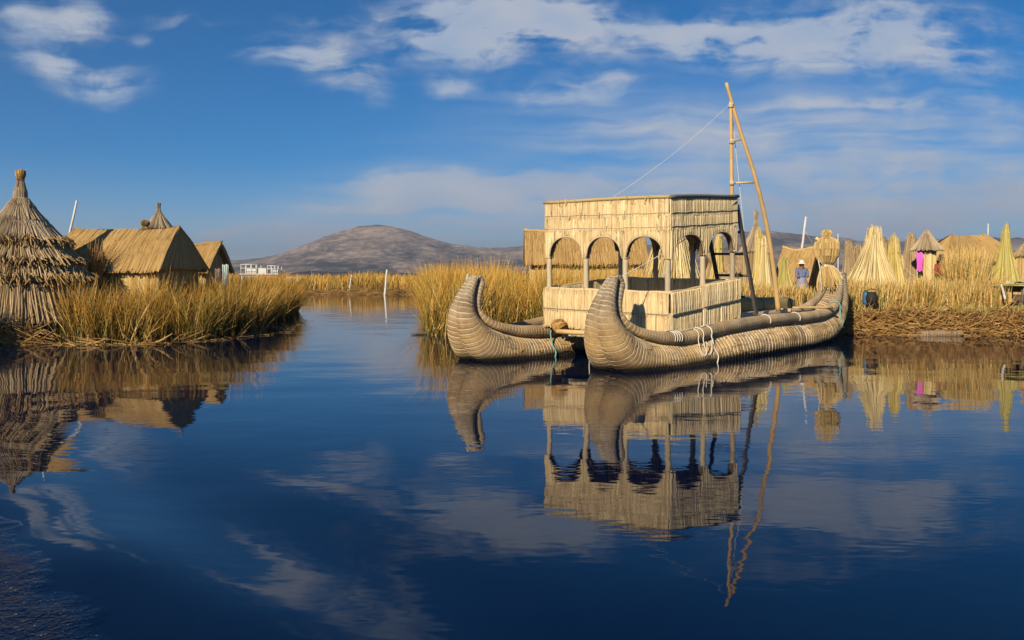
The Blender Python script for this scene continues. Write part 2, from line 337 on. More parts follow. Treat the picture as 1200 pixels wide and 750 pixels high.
# hull of bound totora with wrapped twine
def hullmat():
    m, t, b = mat('bound_reed_hull'); tc = attr(t, 'tc', 'Vector'); r = attr(t, 'rnd', 'Fac')   # rnd carries the twine profile
    n1 = noise(t, tc, 1.0, 5, (1.2, 45, 45)); n2 = noise(t, tc, 1.0, 4, (1.3, 1.6, 1.6))
    g = N_(t, 'ShaderNodeNewGeometry'); sp = N_(t, 'ShaderNodeSeparateXYZ'); t.links.new(g.outputs['Position'], sp.inputs[0])
    base = ramp(t, M2(t, 'MULTIPLY_ADD', n1, 1.5, -.25, True), [(0, (.12,.09,.06)), (.5, (.27,.215,.15)), (1, (.44,.365,.27))])
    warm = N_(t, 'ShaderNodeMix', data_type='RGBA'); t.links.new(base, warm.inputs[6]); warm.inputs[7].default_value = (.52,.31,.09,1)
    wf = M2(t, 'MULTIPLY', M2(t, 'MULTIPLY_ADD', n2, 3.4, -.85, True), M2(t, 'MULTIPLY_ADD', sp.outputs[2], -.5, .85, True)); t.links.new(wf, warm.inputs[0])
    n3 = noise(t, g.outputs['Position'], 1.3, 5); val = N_(t, 'ShaderNodeMix', data_type='RGBA', blend_type='MULTIPLY'); val.inputs[0].default_value = 1.0; t.links.new(warm.outputs[2], val.inputs[6])
    t.links.new(ramp(t, n3, [(.32, (.55,.52,.50)), (.52, (1,1,1)), (.68, (1.3,1.28,1.22))]), val.inputs[7])
    tw = N_(t, 'ShaderNodeMix', data_type='RGBA'); t.links.new(val.outputs[2], tw.inputs[6]); tw.inputs[7].default_value = (.66,.56,.41,1)
    t.links.new(M2(t, 'MULTIPLY', r, .85), tw.inputs[0])
    low_dark = N_(t, 'ShaderNodeMix', data_type='RGBA'); t.links.new(tw.outputs[2], low_dark.inputs[6]); low_dark.inputs[7].default_value = (.028,.022,.016,1)  # hull goes darker towards the waterline, edge broken by noise
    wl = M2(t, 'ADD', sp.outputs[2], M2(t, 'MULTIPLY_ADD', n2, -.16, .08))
    t.links.new(M2(t, 'MULTIPLY_ADD', wl, -8, 1.5, True), low_dark.inputs[0])
    t.links.new(low_dark.outputs[2], b.inputs['Base Color']); b.inputs['Roughness'].default_value = .7; b.inputs['Specular IOR Level'].default_value = .25
    bp = N_(t, 'ShaderNodeBump'); bp.inputs['Strength'].default_value = .6; bp.inputs['Distance'].default_value = .03; t.links.new(n1, bp.inputs['Height']); t.links.new(bp.outputs[0], b.inputs['Normal'])
    return m
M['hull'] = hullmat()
def watermat():
    m, t, b = mat('lake_water'); g = N_(t, 'ShaderNodeNewGeometry'); P = g.outputs['Position']
    sp = N_(t, 'ShaderNodeSeparateXYZ'); t.links.new(P, sp.inputs[0])
    b.inputs['Specular Tint'].default_value = (.93,.97,1,1)
    foam = M2(t, 'MULTIPLY', M2(t, 'MULTIPLY_ADD', noise(t, P, 34, 3, None, .7), 16, -10.7, True), M2(t, 'MULTIPLY_ADD', M2(t, 'ADD', M2(t, 'MULTIPLY', sp.outputs[0], .75), M2(t, 'MULTIPLY', sp.outputs[1], .66)), -4.0, 5.6, True))
    foam = M2(t, 'MULTIPLY', foam, M2(t, 'LESS_THAN', sp.outputs[1], 7.5))
    fm = N_(t, 'ShaderNodeMix', data_type='RGBA'); t.links.new(foam, fm.inputs[0]); fm.inputs[6].default_value = (.0006,.006,.026,1); fm.inputs[7].default_value = (.55,.58,.6,1); t.links.new(fm.outputs[2], b.inputs['Base Color']); b.inputs['Roughness'].default_value = .015; b.inputs['IOR'].default_value = 1.31
    def wave(scale, amp, ms=(1, 1, 1), det=2):
        return M2(t, 'MULTIPLY', noise(t, P, scale, det, ms), amp)
    h = M2(t, 'ADD', wave(.42, .0150, (1, 1.25, 1), 1), wave(1.7, .0018, (1, 1.9, 1), 2))
    patch = M2(t, 'MULTIPLY_ADD', noise(t, P, .11, 2), 5, -2.3, True)
    h = M2(t, 'ADD', h, M2(t, 'MULTIPLY', patch, wave(6.0, .0011, (.5, 2.2, 1), 2)))
    # churned water beside the viewer's own boat
    d = M2(t, 'ADD', M2(t, 'MULTIPLY', sp.outputs[0], .75), M2(t, 'MULTIPLY', sp.outputs[1], .66))
    churn = M2(t, 'MULTIPLY_ADD', M2(t, 'ADD', d, M2(t, 'MULTIPLY', noise(t, P, 1.6, 3), .5)), -4.0, 6.6, True)
    near = M2(t, 'LESS_THAN', sp.outputs[1], 7.5)
    churn = M2(t, 'MULTIPLY', churn, near)
    h = M2(t, 'ADD', h, M2(t, 'MULTIPLY', churn, M2(t, 'ADD', wave(8, .020, (1, 1, 1), 3), wave(34, .010, (1,1,1), 3))))
    bp = N_(t, 'ShaderNodeBump'); bp.inputs['Strength'].default_value = 1.0; bp.inputs['Distance'].default_value = 1.0
    t.links.new(h, bp.inputs['Height']); t.links.new(bp.outputs[0], b.inputs['Normal'])
    return m
M['water'] = watermat()
def soilmat():
    m, t, b = mat('rotted_reed_ground'); g = N_(t, 'ShaderNodeNewGeometry'); n = noise(t, g.outputs['Position'], 9, 6); n2 = noise(t, g.outputs['Position'], 1.2, 3)
    f = M2(t, 'ADD', M2(t, 'MULTIPLY', n, .7), M2(t, 'MULTIPLY', n2, .35))
    t.links.new(ramp(t, f, [(.3, (.035,.022,.011)), (.55, (.16,.10,.045)), (.75, (.36,.25,.11))]), b.inputs['Base Color']); b.inputs['Roughness'].default_value = .95
    bp = N_(t, 'ShaderNodeBump'); bp.inputs['Strength'].default_value = .8; bp.inputs['Distance'].default_value = .08; t.links.new(n, bp.inputs['Height']); t.links.new(bp.outputs[0], b.inputs['Normal'])
    return m
M['soil'] = soilmat()
def hillmat():
    m, t, b = mat('dry_hillside'); g = N_(t, 'ShaderNodeNewGeometry'); P = g.outputs['Position']
    n = noise(t, P, .0035, 8, (1, 1, 2.2), .62); n2 = noise(t, P, .02, 6, (1, .5, 3.0), .65); n3 = noise(t, P, .0013, 3)
    f = M2(t, 'ADD', M2(t, 'ADD', M2(t, 'MULTIPLY', n, .55), M2(t, 'MULTIPLY', n2, .5)), M2(t, 'MULTIPLY_ADD', n3, .35, -.175))
    c = ramp(t, f, [(.42, (.032,.036,.024)), (.48, (.12,.095,.065)), (.55, (.23,.17,.115)), (.63, (.40,.31,.22))])  # dry ground tones; dark patches also stand in for shadow on the slopes
    n4 = noise(t, P, .03, 5, (1, .6, 2.0), .7); mx = N_(t, 'ShaderNodeMix', data_type='RGBA'); t.links.new(M2(t, 'MULTIPLY', M2(t, 'MULTIPLY_ADD', n4, 9, -4.9, True), .75), mx.inputs[0]); t.links.new(c, mx.inputs[6]); mx.inputs[7].default_value = (.022, .028, .022, 1)
    t.links.new(mx.outputs[2], b.inputs['Base Color']); b.inputs['Roughness'].default_value = .95; b.inputs['Specular IOR Level'].default_value = .1
    return m
M['hill'] = hillmat()

# ------------------------------------------------------------------ setting: water, hills, islands
def gridspace(lo, hi, c0, c1, step, grow=1.16):
    mid = list(np.arange(c0, c1+1e-6, step)); up = [mid[-1]]; s = step
    while up[-1] < hi: s *= grow; up.append(min(hi, up[-1]+s))
    dn = [mid[0]]; s = step
    while dn[-1] > lo: s *= grow; dn.append(max(lo, dn[-1]-s))
    return np.array(dn[:0:-1]+mid+up[1:])
def sheet(mb, X, Y, Z):
    n, m = X.shape; i = np.arange(n-1)[:, None]; j = np.arange(m-1)[None]
    mb.add(np.stack([X, Y, Z], -1), np.stack([i*m+j, (i+1)*m+j, (i+1)*m+j+1, i*m+j+1], -1).reshape(-1, 4))
xs = gridspace(-14000, 14000, -6.5, 4, .08); ys = gridspace(-400, 16000, 2.5, 10, .08)
X, Y = np.meshgrid(xs, ys, indexing='ij')
ex, ey = .674, -.738; nx, ny = .738, .674            # wake ridge direction and its normal
dl = (X+4.8)*nx+(Y-8.0)*ny; al = (X+4.8)*ex+(Y-8.0)*ey
env = np.exp(-((al-1.5)/6.0)**2)
Z = .75*env*(.075*np.exp(-((dl+.15*np.sin(al*.9))/.60)**2)-.045*np.exp(-((dl-1.05)/.7)**2)+.04*np.exp(-((dl+1.25+.1*np.sin(al*1.7))/.38)**2)-.03*np.exp(-((dl+.7)/.3)**2))
Z = Z+env*.010*np.sin(al*2.6+dl*1.3)*np.exp(-((dl+.5)/.9)**2)
mb = MB(); sheet(mb, X, Y, Z); kind(obj('water', mb, M['water']), 'structure')

# distant hills
px_ = np.array([-900,-300,0,150,230,262,280,300,330,350,365,385,400,420,438,455,470,485,500,530,560,600,680,760,830,870,900,925,955,1000,1060,1110,1160,1200,1500,2200])
py_ = np.array([314,312,308,306,305,302,303,300,294,286,280,272.5,267.5,262.5,259,260.5,264,268.5,274,283,286,285,281,283,276,268,265,267,273,277,279,276,274,275,280,300])
def hills(name, D0, D1, D2, gain, seed, sel=None):
    u = np.linspace(-.95, 1.15, 520); v = np.linspace(0, 1, 90); U, V_ = np.meshgrid(u, v, indexing='ij')
    prof = np.interp(U*1000+600, px_, 322-py_)/1000
    D = D0+(D2-D0)*V_; Xh = U*D1*(1+.25*(V_-.5)); top = (D1-D0)/(D2-D0)
    sh = np.where(V_ < top, (V_/top), np.clip(1-(V_-top)/(1-top), 0, 1)); sh = sh**1.35
    H = prof*D1*sh
    rid = np.abs(fbm(Xh/420+seed, D/420, 6)-.5)*2; H = H*(1-.30*(1-rid)*(1-sh*.85))+(fbm(Xh/160+seed, D/200, 5)-.5)*26*np.minimum(1, sh*3)*(1-sh*.75)
    H = H-38*np.abs(fbm(Xh/170+seed, D/1300, 4)-.5)*2*np.clip(sh*4, 0, 1)*(1-sh*.55)
    # foothills
    H = np.maximum(H, (fbm(Xh/700+seed*3, D/500+5, 4)-.38)*prof.max()*D1*.55*np.exp(-((V_-top*.35)/.22)**2))
    mb = MB(); sheet(mb, Xh, D, H*gain-4); return kind(obj(name, mb, M['hill']), 'structure')
hills('hills', 3300, 5000, 6600, 1.0, 3.0)

def island(name, poly, ztop, seed=0, step=.35, edge=.5):
    P = np.asarray(poly, float); lo, hi = P.min(0)-1.2, P.max(0)+1.2
    xs = np.arange(lo[0], hi[0], step); ys = np.arange(lo[1], hi[1], step); X, Y = np.meshgrid(xs, ys, indexing='ij'); pts = np.stack([X.ravel(), Y.ravel()], 1)
    d = np.full(len(pts), 1e9)
    for i in range(len(P)):
        a, b = P[i], P[(i+1) % len(P)]; t = np.clip(((pts-a)@(b-a))/max((b-a)@(b-a), 1e-9), 0, 1); d = np.minimum(d, np.linalg.norm(pts-(a+t[:, None]*(b-a)), axis=1))
    d = np.where(inpoly(pts, poly), d, -d)+(fbm(pts[:, 0]*1.1+seed, pts[:, 1]*1.1, 3)-.5)*.5
    z = np.interp(d, [-.6, -.1, edge*.5, edge, edge+2.5], [-.5, -.25, ztop*.6, ztop*.92, ztop])+np.where(d > -.1, (fbm(pts[:, 0]*2.3+seed, pts[:, 1]*2.3, 4)-.5)*.22, 0)
    mb = MB(); sheet(mb, X, Y, z.reshape(X.shape)); return kind(obj(name, mb, M['soil']), 'structure')
IS_R = [(11.25,27.3),(14,26.9),(18,26.9),(24,27),(40,28),(46,70),(-3,62),(-3,36),(1.5,33),(6,32),(9,31.2),(10.9,30)]
IS_L = [(-30,22.5),(-20,23.0),(-15,23.7),(-12.6,24.4),(-11,25.6),(-10.2,28),(-11.5,35),(-14,46),(-34,50)]
island('island', IS_R, .74, 3); island('island', IS_L, .45, 9)
island('island', [(-26,83),(-18,82.5),(-9,82.2),(-6,84),(-8,108),(-36,112)], .3, 21, .8)
island('island', [(-70,113),(6,112),(8,135),(-80,140)], .3, 25, 1.5)

# ------------------------------------------------------------------ reeds
def reedbed(name, poly, n, hmin, hmax, z0, m, lean=.18, w=.02, clump=.6, zfun=None, curve=.3):
    p = sample(poly, n); c = fbm(p[:, 0]*clump, p[:, 1]*clump, 3); keep = rng.random(n) < np.clip((c-.34)*4, .10, 1); p = p[keep]; c = c[keep]
    h = (hmin+(hmax-hmin)*np.clip((c-.3)*2.2, 0, 1))*(.72+.4*rng.random(len(p)))
    X = np.column_stack([p, np.full(len(p), z0)])
    mb = MB(); blades(mb, X, h*np.where(rng.random(len(p)) < .12, .6, 1), np.where(rng.random(len(p)) < .07, .55+.5*rng.random(len(p)), lean*(.2+rng.random(len(p))*1.4)), w*(.6+.8*rng.random(len(p))), curve=curve)
    return kind(obj(name, mb, m, smooth=False), 'stuff')
LB = [(-12.9,23.9),(-12,23.4),(-9.9,23.3),(-8.8,24.6),(-8.3,26.3),(-8.4,29),(-9.6,36),(-11,44),(-16,60),(-19,60),(-14,43),(-11.7,33),(-11.2,28),(-12.5,26.6),(-13.6,25.6)]
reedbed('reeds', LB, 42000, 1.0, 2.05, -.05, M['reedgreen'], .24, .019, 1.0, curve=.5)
reedbed('reeds', [(-19,18.8),(-15.2,19.6),(-14.7,21.2),(-16.2,22.4),(-19,22.6)], 9000, 1.9, 2.2, -.05, M['reedgreen'], .14, .04)  # added clump out of view, casts shade on the tower's foot
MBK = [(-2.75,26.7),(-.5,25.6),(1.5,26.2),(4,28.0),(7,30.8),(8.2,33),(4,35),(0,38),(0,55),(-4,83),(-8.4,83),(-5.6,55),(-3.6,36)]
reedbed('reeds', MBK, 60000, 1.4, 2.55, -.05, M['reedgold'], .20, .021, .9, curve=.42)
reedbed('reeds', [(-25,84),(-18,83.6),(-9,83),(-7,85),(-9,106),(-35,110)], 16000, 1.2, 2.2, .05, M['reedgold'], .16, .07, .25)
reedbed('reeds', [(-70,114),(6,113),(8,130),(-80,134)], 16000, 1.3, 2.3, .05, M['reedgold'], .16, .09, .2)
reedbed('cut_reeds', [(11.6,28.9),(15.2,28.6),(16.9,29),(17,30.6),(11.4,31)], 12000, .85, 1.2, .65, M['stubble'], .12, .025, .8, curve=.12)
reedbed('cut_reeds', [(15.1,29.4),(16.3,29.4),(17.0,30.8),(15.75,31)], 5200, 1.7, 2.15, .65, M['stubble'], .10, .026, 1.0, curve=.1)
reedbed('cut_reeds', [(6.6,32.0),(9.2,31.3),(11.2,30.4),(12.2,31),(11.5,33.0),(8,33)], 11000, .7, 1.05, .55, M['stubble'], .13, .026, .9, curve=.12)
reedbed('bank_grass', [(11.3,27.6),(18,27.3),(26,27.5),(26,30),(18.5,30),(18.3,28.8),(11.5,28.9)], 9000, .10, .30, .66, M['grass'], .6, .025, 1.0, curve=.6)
# tangled stems hanging out of the floating island's edge
def tangle(poly_edge, n, z0, z1, m, L=(.25,.8), out=.35):
    E = np.asarray(poly_edge, float); seg = np.linalg.norm(np.diff(E, axis=0), axis=1); cs = np.concatenate([[0], np.cumsum(seg)]); s = rng.random(n)*cs[-1]
    k = np.clip(np.searchsorted(cs, s)-1, 0, len(seg)-1); t = ((s-cs[k])/seg[k])[:, None]; p = E[k]*(1-t)+E[k+1]*t
    dr = nrm(E[k+1]-E[k]); no = np.stack([dr[:, 1], -dr[:, 0]], 1)
    f = rng.random(n); z = z0+(z1-z0)*f; o = out*(1-f)**.7*(.6+.6*rng.random(n))+rng.normal(0, .06, n)
    P0 = np.column_stack([p+no*o[:, None], z]); ang = rng.normal(0, .75, n); ll = rng.uniform(*L, n)
    dv = np.column_stack([dr*np.cos(ang)[:, None]*np.where(rng.random(n) < .5, 1, -1)[:, None]*.8+no*(.1+.35*rng.random(n))[:, None], np.sin(ang)*.7-.15])
    P1 = P0+nrm(dv)*ll[:, None]; P1[:, 2] = np.maximum(P1[:, 2], -.06)
    mb = MB(); strands(mb, P0, P1, np.column_stack([no, np.full(n, .4)]), .018+.018*rng.random(n), .012, 2, .03, bow=.02); return kind(obj('dry_reeds', mb, m, smooth=False), 'stuff')
tangle([(10.9,30),(11.15,27.5),(14,26.95),(18,26.95),(24,27.0)], 6500, 0, .72, M['twig'])
tangle([(-30,22.6),(-20,22.9),(-15,23.6),(-13.2,24.0)], 2600, 0, .42, M['twig'], (.2,.7))
tangle([(-14.8,23.45),(-9.6,23.2),(-8.5,25),(-8.2,27.5)], 200, -.01, .05, M['twig'], (.3,1.0), .12)
tangle([(-25,83),(-18,82.6),(-9,82.3),(-6,84)], 1500, 0, .3, M['twig'], (.6,2.0))

# ------------------------------------------------------------------ the reed catamaran
O = np.array([2.35, 16.8]); DS = np.array([.647, .763]); DQ = np.array([-.763, .647])
def B(s, q, z):
    s, q, z = np.broadcast_arrays(np.asarray(s, float), np.asarray(q, float), np.asarray(z, float))
    xy = O+s[..., None]*DS+q[..., None]*DQ; return np.concatenate([xy, z[..., None]], -1)
V3 = lambda d: np.array([d[0], d[1], 0.])
boat = thing('reed_catamaran', 'large twin hulled reed boat with arcaded reed cabin, ladder mast and upcurled bows', 'boat', tuple(B(5, 2, 0)))
AX = np.array([(-.12,1.83,.08),(-.26,1.64,.108),(-.42,1.36,.155),(-.49,1.06,.215),(-.38,.72,.29),(-.06,.38,.37),(.62,.12,.43),(1.6,.02,.46),(3.7,.14,.49),(6,.19,.49),(8.2,.19,.47),(9.9,.28,.42),(11.1,.52,.36),(11.85,.95,.29),(12.25,1.45,.22),(12.38,1.95,.16)])
def ribbed(P, r, spacing, depth, strong):
    L = np.concatenate([[0], np.cumsum(np.linalg.norm(np.diff(P, axis=0), axis=1))])
    if not np.isscalar(spacing): ph = np.concatenate([[0], np.cumsum(np.diff(L)/spacing[1:])])
    else: ph = L/spacing
    ph = ph+.30*np.sin(L*3.1)+.22*np.sin(L*7.7+1); f = ph-np.floor(ph)
    prof = np.abs(2*f-1); tw = np.clip((prof-.80)/.10, 0, 1)            # 1 on the raised twine
    return 1-depth*np.clip(prof/.8, 0, 1)**2.5*(1-tw)+.010*tw, tw*strong
def hull(s0, q0, label):
    part = bpy.data.objects.new('hull', None); COL.objects.link(part); part.parent = boat
    if label: part['label'] = label
    A = spline(AX, 1900); s, z, r = A[:, 0]+s0, A[:, 1], A[:, 2]
    tang = nrm(np.stack([np.gradient(s), np.gradient(z)], 1)); nin = np.stack([-tang[:, 1], tang[:, 0]], 1)
    d = r*.84*np.interp(s-s0, [-.6, 0, 1.5, 4, 9, 12.4], [.62, .75, .95, 1.06, 1.0, .75])
    for sg in (-1, 1):
        P = B(s, q0+sg*d, z); seg = 64
        L = np.concatenate([[0], np.cumsum(np.linalg.norm(np.diff(P, axis=0), axis=1))]); spc = np.interp(s-s0, [0, 2, 4, 8, 11], [.085, .10, .155, .165, .12]); dep = np.interp(s-s0, [0, 2, 4, 11], [.045, .065, .12, .10])
        aa = np.linspace(0, 2*np.pi, seg, endpoint=False)[None]; ph = np.concatenate([[0], np.cumsum(np.diff(L)/spc[1:])])[:, None]
        ph = ph+.45*(fbm(L[:, None]*.9+sg*3+0*aa, 2+1.5*np.cos(aa)+0*L[:, None], 3)-.5)*2+.30*np.sin(L*3.1)[:, None]+.35*np.sin(aa+sg+L[:, None]*.35)
        f = ph-np.floor(ph); prof = np.abs(2*f-1); tw = np.clip((prof-.78)/.10, 0, 1); idn = np.floor(ph+.5); rv = _lat[(idn.astype(int)*7+3*(sg+1)+int(q0*10)) % 512, 5]
        gap = np.clip((fbm(L[:, None]*1.7+q0, 4+1.2*np.sin(aa), 3)-.24)*5, .35, 1)
        lon = fbm(np.cos(aa)*9+20+0*L[:, None], np.sin(aa)*9+L[:, None]*.35, 3)-.5
        mul = 1-(dep[:, None]*(.55+.8*rv))*np.clip(prof/.78, 0, 1)**2.5*(1-tw)*gap+.012*tw+.045*lon
        tw = tw*np.clip(.35+1.1*rv, 0, 1)*gap; a = np.linspace(0, 2*np.pi, seg, endpoint=False); lump = 1+.022*fbm(np.linspace(0, 60, len(s))[:, None]+sg*7+0*a[None], 3*np.cos(a)[None]+3+0*s[:, None], 3)
        m_ = MB(); tube(m_, P, r, seg, True, rnd=np.concatenate([tw.ravel(), [0, 0]]), ripple=lambda n, k: mul*lump)
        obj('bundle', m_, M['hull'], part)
    for sg in (-1, 1):                                        # gunwale rolls
        idx = slice(10, len(s)-40); rr = np.interp(s[idx]-s0, [-.6, .3, 1.2, 9.5, 11.5, 12.4], [.075, .105, .145, .15, .12, .07]); off = r[idx]*.92+rr*.9+np.interp(s[idx]-s0, [-.3, .5, 1.5], [.06, .04, 0])
        P = B(s[idx]+nin[idx, 0]*off, q0+sg*(d[idx]+r[idx]*.40), z[idx]+nin[idx, 1]*off); tipP = B(s0-.02, q0+sg*.08, 1.87); u_ = np.linspace(0, 1, 80)[:-1, None]; c1_ = P[0]+(P[0]-P[12])/np.linalg.norm(P[0]-P[12])*.12
        P = np.vstack([(1-u_)**2*tipP+2*u_*(1-u_)*c1_+u_**2*P[0], P]); rr = np.concatenate([np.linspace(.05, rr[0], 80)[:-1], rr]); mul, tw = ribbed(P, rr, .085, .06, 1.0)
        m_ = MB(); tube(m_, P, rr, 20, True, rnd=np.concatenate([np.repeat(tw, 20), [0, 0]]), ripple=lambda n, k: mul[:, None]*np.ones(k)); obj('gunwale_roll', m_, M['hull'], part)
    return part, (s, z, r, d, nin)
h1, HD = hull(0.0, .35, None)
h2, HF = hull(-.30, 3.84, None)
# cut reed stubs on the two bow tips
for hp, s0, q0 in ((h1, 0, .35), (h2, -.30, 3.84)):
    m_ = MB(); n = 70; a = rng.random(n)*6.28; rad = np.sqrt(rng.random(n))*.11; p0 = B(s0-.16+.0*a, q0+rad*np.cos(a)*1.3, 1.76+.0*a); p0[:, :2] += np.outer(rad*np.sin(a)*.7, DS)
    p1 = p0+V3(DS)*(.05+.1*rng.random(n))[:, None]+np.column_stack([0*a, 0*a, .06+.08*rng.random(n)]); strands(m_, p0, p1, nrm(np.column_stack([np.cos(a), np.sin(a), 0*a])), .025, .015, 1, .004)
    obj('bow_tip', m_, M['post'], hp, smooth=False)
m_ = MB(); tube(m_, np.array([B(-.50, 3.92, 1.72), B(-.53, 3.93, 1.82), B(-.50, 3.93, 1.92)]), [.05,.045,.035], 8); obj('bow_ear', m_, M['hull'], h2)
# deck
zc = lambda s: .075*(s-1.33)
m_ = MB(); sv = np.linspace(1.36, 10.4, 30)
for k in range(18):
    q = .35+k*.137; zz = .60+.075*np.minimum(sv-1.33, 4)+.01*np.maximum(sv-5.33, 0)+rng.normal(0, .012); tube(m_, B(sv, q, zz-.06), .075, 6)
obj('deck', m_, M['post'], boat)
for s in (1.0, 4.9, 8.4):
    m_ = MB(); tube(m_, line(B(s, .2, .65+zc(min(s,5))), B(s, 2.6 if s < 2 else 3.3, .65+zc(min(s,5))), 8), .055, 8); obj('cross_beam', m_, M['bamboo'], boat)
# cabin ----------------------------------------------------------------
cab = bpy.data.objects.new('cabin', None); COL.objects.link(cab); cab.parent = boat
S0, S1, Q0, Q1 = 1.33, 4.43, -.08, 3.16
ZB, ZRAIL, ZSP, ZAR, ZT = .71, 1.50, 2.27, 2.71, 3.49
def wallframe(side):
    """-> (fn(u, z, out) world, length, outward normal, s(u))"""
    if side == 'front': return (lambda u, z, o: B(S0-o+0*u, Q0+u, z+zc(S0)+.02*u)), Q1-Q0, -V3(DS)
    if side == 'rear': return (lambda u, z, o: B(S1+o+0*u, Q0+u, z+zc(S1)+.02*u)), Q1-Q0, V3(DS)
    if side == 'star': return (lambda u, z, o: B(S0+u, Q0-o+0*u, z+zc(S0+u))), S1-S0, -V3(DQ)
    return (lambda u, z, o: B(S0+u, Q1+o+0*u, z+zc(S0+u)+.065)), S1-S0, V3(DQ)
def archz(u, posts, pw):
    z = np.full_like(u, ZSP-.05)
    for a, b in zip(posts[:-1], posts[1:]):
        c = (a+b)/2; h = (b-a)/2-pw/2; x = np.clip(np.abs(u-c)/h, 0, 1); inside = np.abs(u-c) < h
        z = np.where(inside, ZSP+(ZAR-ZSP)*np.sqrt(1-x**2.3), z)
    return z
TH = .09
for side, nb in (('front', 3), ('star', 2), ('rear', 3), ('port', 2)):
    f, L, nn = wallframe(side); pw = .13 if nb == 3 else .20; posts = np.linspace(.06, L-.06, nb+1)
    # solid arcade band with arched openings
    u = np.linspace(-.02, L+.02, 260 if nb == 3 else 240); az = archz(u, posts, pw); m_ = MB(); k = len(u)
    Vv = np.concatenate([f(u, az, 0*u), f(u, 0*u+ZT, 0*u), f(u, az, 0*u-TH), f(u, 0*u+ZT, 0*u-TH)]); i = np.arange(k-1)
    m_.add(Vv, np.vstack([np.stack([i, i+1, k+i+1, k+i], 1), np.stack([2*k+i, 3*k+i, 3*k+i+1, 2*k+i+1], 1), np.stack([i, 2*k+i, 2*k+i+1, i+1], 1), np.stack([k+i, k+i+1, 3*k+i+1, 3*k+i], 1)]))
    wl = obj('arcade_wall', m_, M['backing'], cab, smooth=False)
    m_ = MB()
    zl = [2.62, 2.90, 3.19, ZT+.03]
    for layer in range(2):
        for ci in range(3):
            n = int(L/.020); us = np.linspace(.0, L, n)+rng.normal(0, .008, n); lo = np.full(n, zl[ci]-.05) if ci else archz(us, posts, pw)
            lo = np.maximum(lo, archz(us, posts, pw)+.012*rng.random(n)); hi = np.full(n, zl[ci+1]); lo = lo-(.035*rng.random(n) if ci else 0); hi = hi-.02*rng.random(n)
            ok = hi-lo > .05; us, lo, hi = us[ok], lo[ok], hi[ok]; o = .012+.010*(3-ci)*0+.008*layer+.006*rng.random(len(us))
            for sgn in (1, -1):
                if sgn == -1 and layer: continue
                oo = o if sgn == 1 else -(TH+o)
                strands(m_, f(us, hi, oo), f(us, lo, oo+sgn*.006*(ci > 0)), nn*sgn, .020+.018*rng.random(len(us)), .008+.014*rng.random(len(us)), 3, .006, bow=.008*sgn)
    obj('reed_mat', m_, M['cabin'], wl, smooth=False)
    m_ = MB()
    for zz in (2.90, 3.19):
        uu = np.linspace(0, L, 24); tube(m_, f(uu, zz+.006*np.sin(uu*9), 0*uu+.052), .009, 6)
    obj('binding_cord', m_, M['post'], wl)
    # arch hoops and posts
    m_ = MB()
    for a, b in zip(posts[:-1], posts[1:]):
        c = (a+b)/2; h = (b-a)/2-pw/2; th = np.linspace(0, np.pi, 24); x = np.cos(th); tube(m_, f(c+x*h, ZSP+(ZAR-ZSP)*np.abs(np.sin(th))**.87, 0*x+.035), .017, 6)
    obj('arch_hoop', m_, M['post'], wl)
    for pi_, p in enumerate(posts):
        if side in ('star', 'port') and pi_ in (0, nb): continue
        m_ = MB(); z = np.linspace(ZRAIL-.2, ZSP+.03, 7); tube(m_, f(np.full(7, p)+rng.normal(0, .004, 7), z, np.full(7, -.045)), .060+.006*rng.random(7), 10); obj('post', m_, M['post'], cab)
    # low wall
    bul = .015; n = int((L+.1)/.020); m_ = MB(); u = np.linspace(-bul, L+bul, 40); k = 40
    zlo = ZB+.0*u; Vv = np.concatenate([f(u, zlo, 0*u+bul), f(u, 0*u+ZRAIL, 0*u+bul), f(u, zlo, 0*u-.02), f(u, 0*u+ZRAIL, 0*u-.02)]); i = np.arange(k-1)
    m_.add(Vv, np.vstack([np.stack([i, i+1, k+i+1, k+i], 1), np.stack([2*k+i, 3*k+i, 3*k+i+1, 2*k+i+1], 1), np.stack([k+i, k+i+1, 3*k+i+1, 3*k+i], 1)]))
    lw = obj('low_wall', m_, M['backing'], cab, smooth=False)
    m_ = MB(); sp_ = L*.42 if side == 'star' else 99
    for layer in range(2):
        for (a, b, xo) in ((ZRAIL+.01, 1.06, .010), (1.09, ZB-.04, .0)):
            us = np.linspace(-bul, L+bul, n)+rng.normal(0, .008, n); o = bul+.01+xo+.01*layer+.008*rng.random(n)+np.where(us > sp_, .045, 0)
            zz = np.where(us > sp_, .05, 0)
            strands(m_, f(us, a+zz+.015*rng.random(n), o), f(us, b-.05*rng.random(n)+zz*.5, o+.008), nn, .022+.022*rng.random(n), .010+.018*rng.random(n), 3, .007, bow=.012)
            if not layer:
                strands(m_, f(us, a-.0*us, 0*us-.03), f(us, b+0*us, 0*us-.03), -nn, .045, .014, 2, .005)
    obj('reed_mat', m_, M['cabin'], lw, smooth=False)
    m_ = MB(); uu = np.linspace(-bul, L+bul, 30); st = np.where(uu > sp_, .045, 0); tube(m_, f(uu, 1.075+st*.6, bul+.082+st), .011, 6); obj('binding_cord', m_, M['post'], lw)
    m_ = MB(); tube(m_, f(uu, ZRAIL+.02+st+.008*np.sin(uu*7), bul*.6+0*uu+st), .035, 8); obj('rail', m_, M['cabin'], lw)
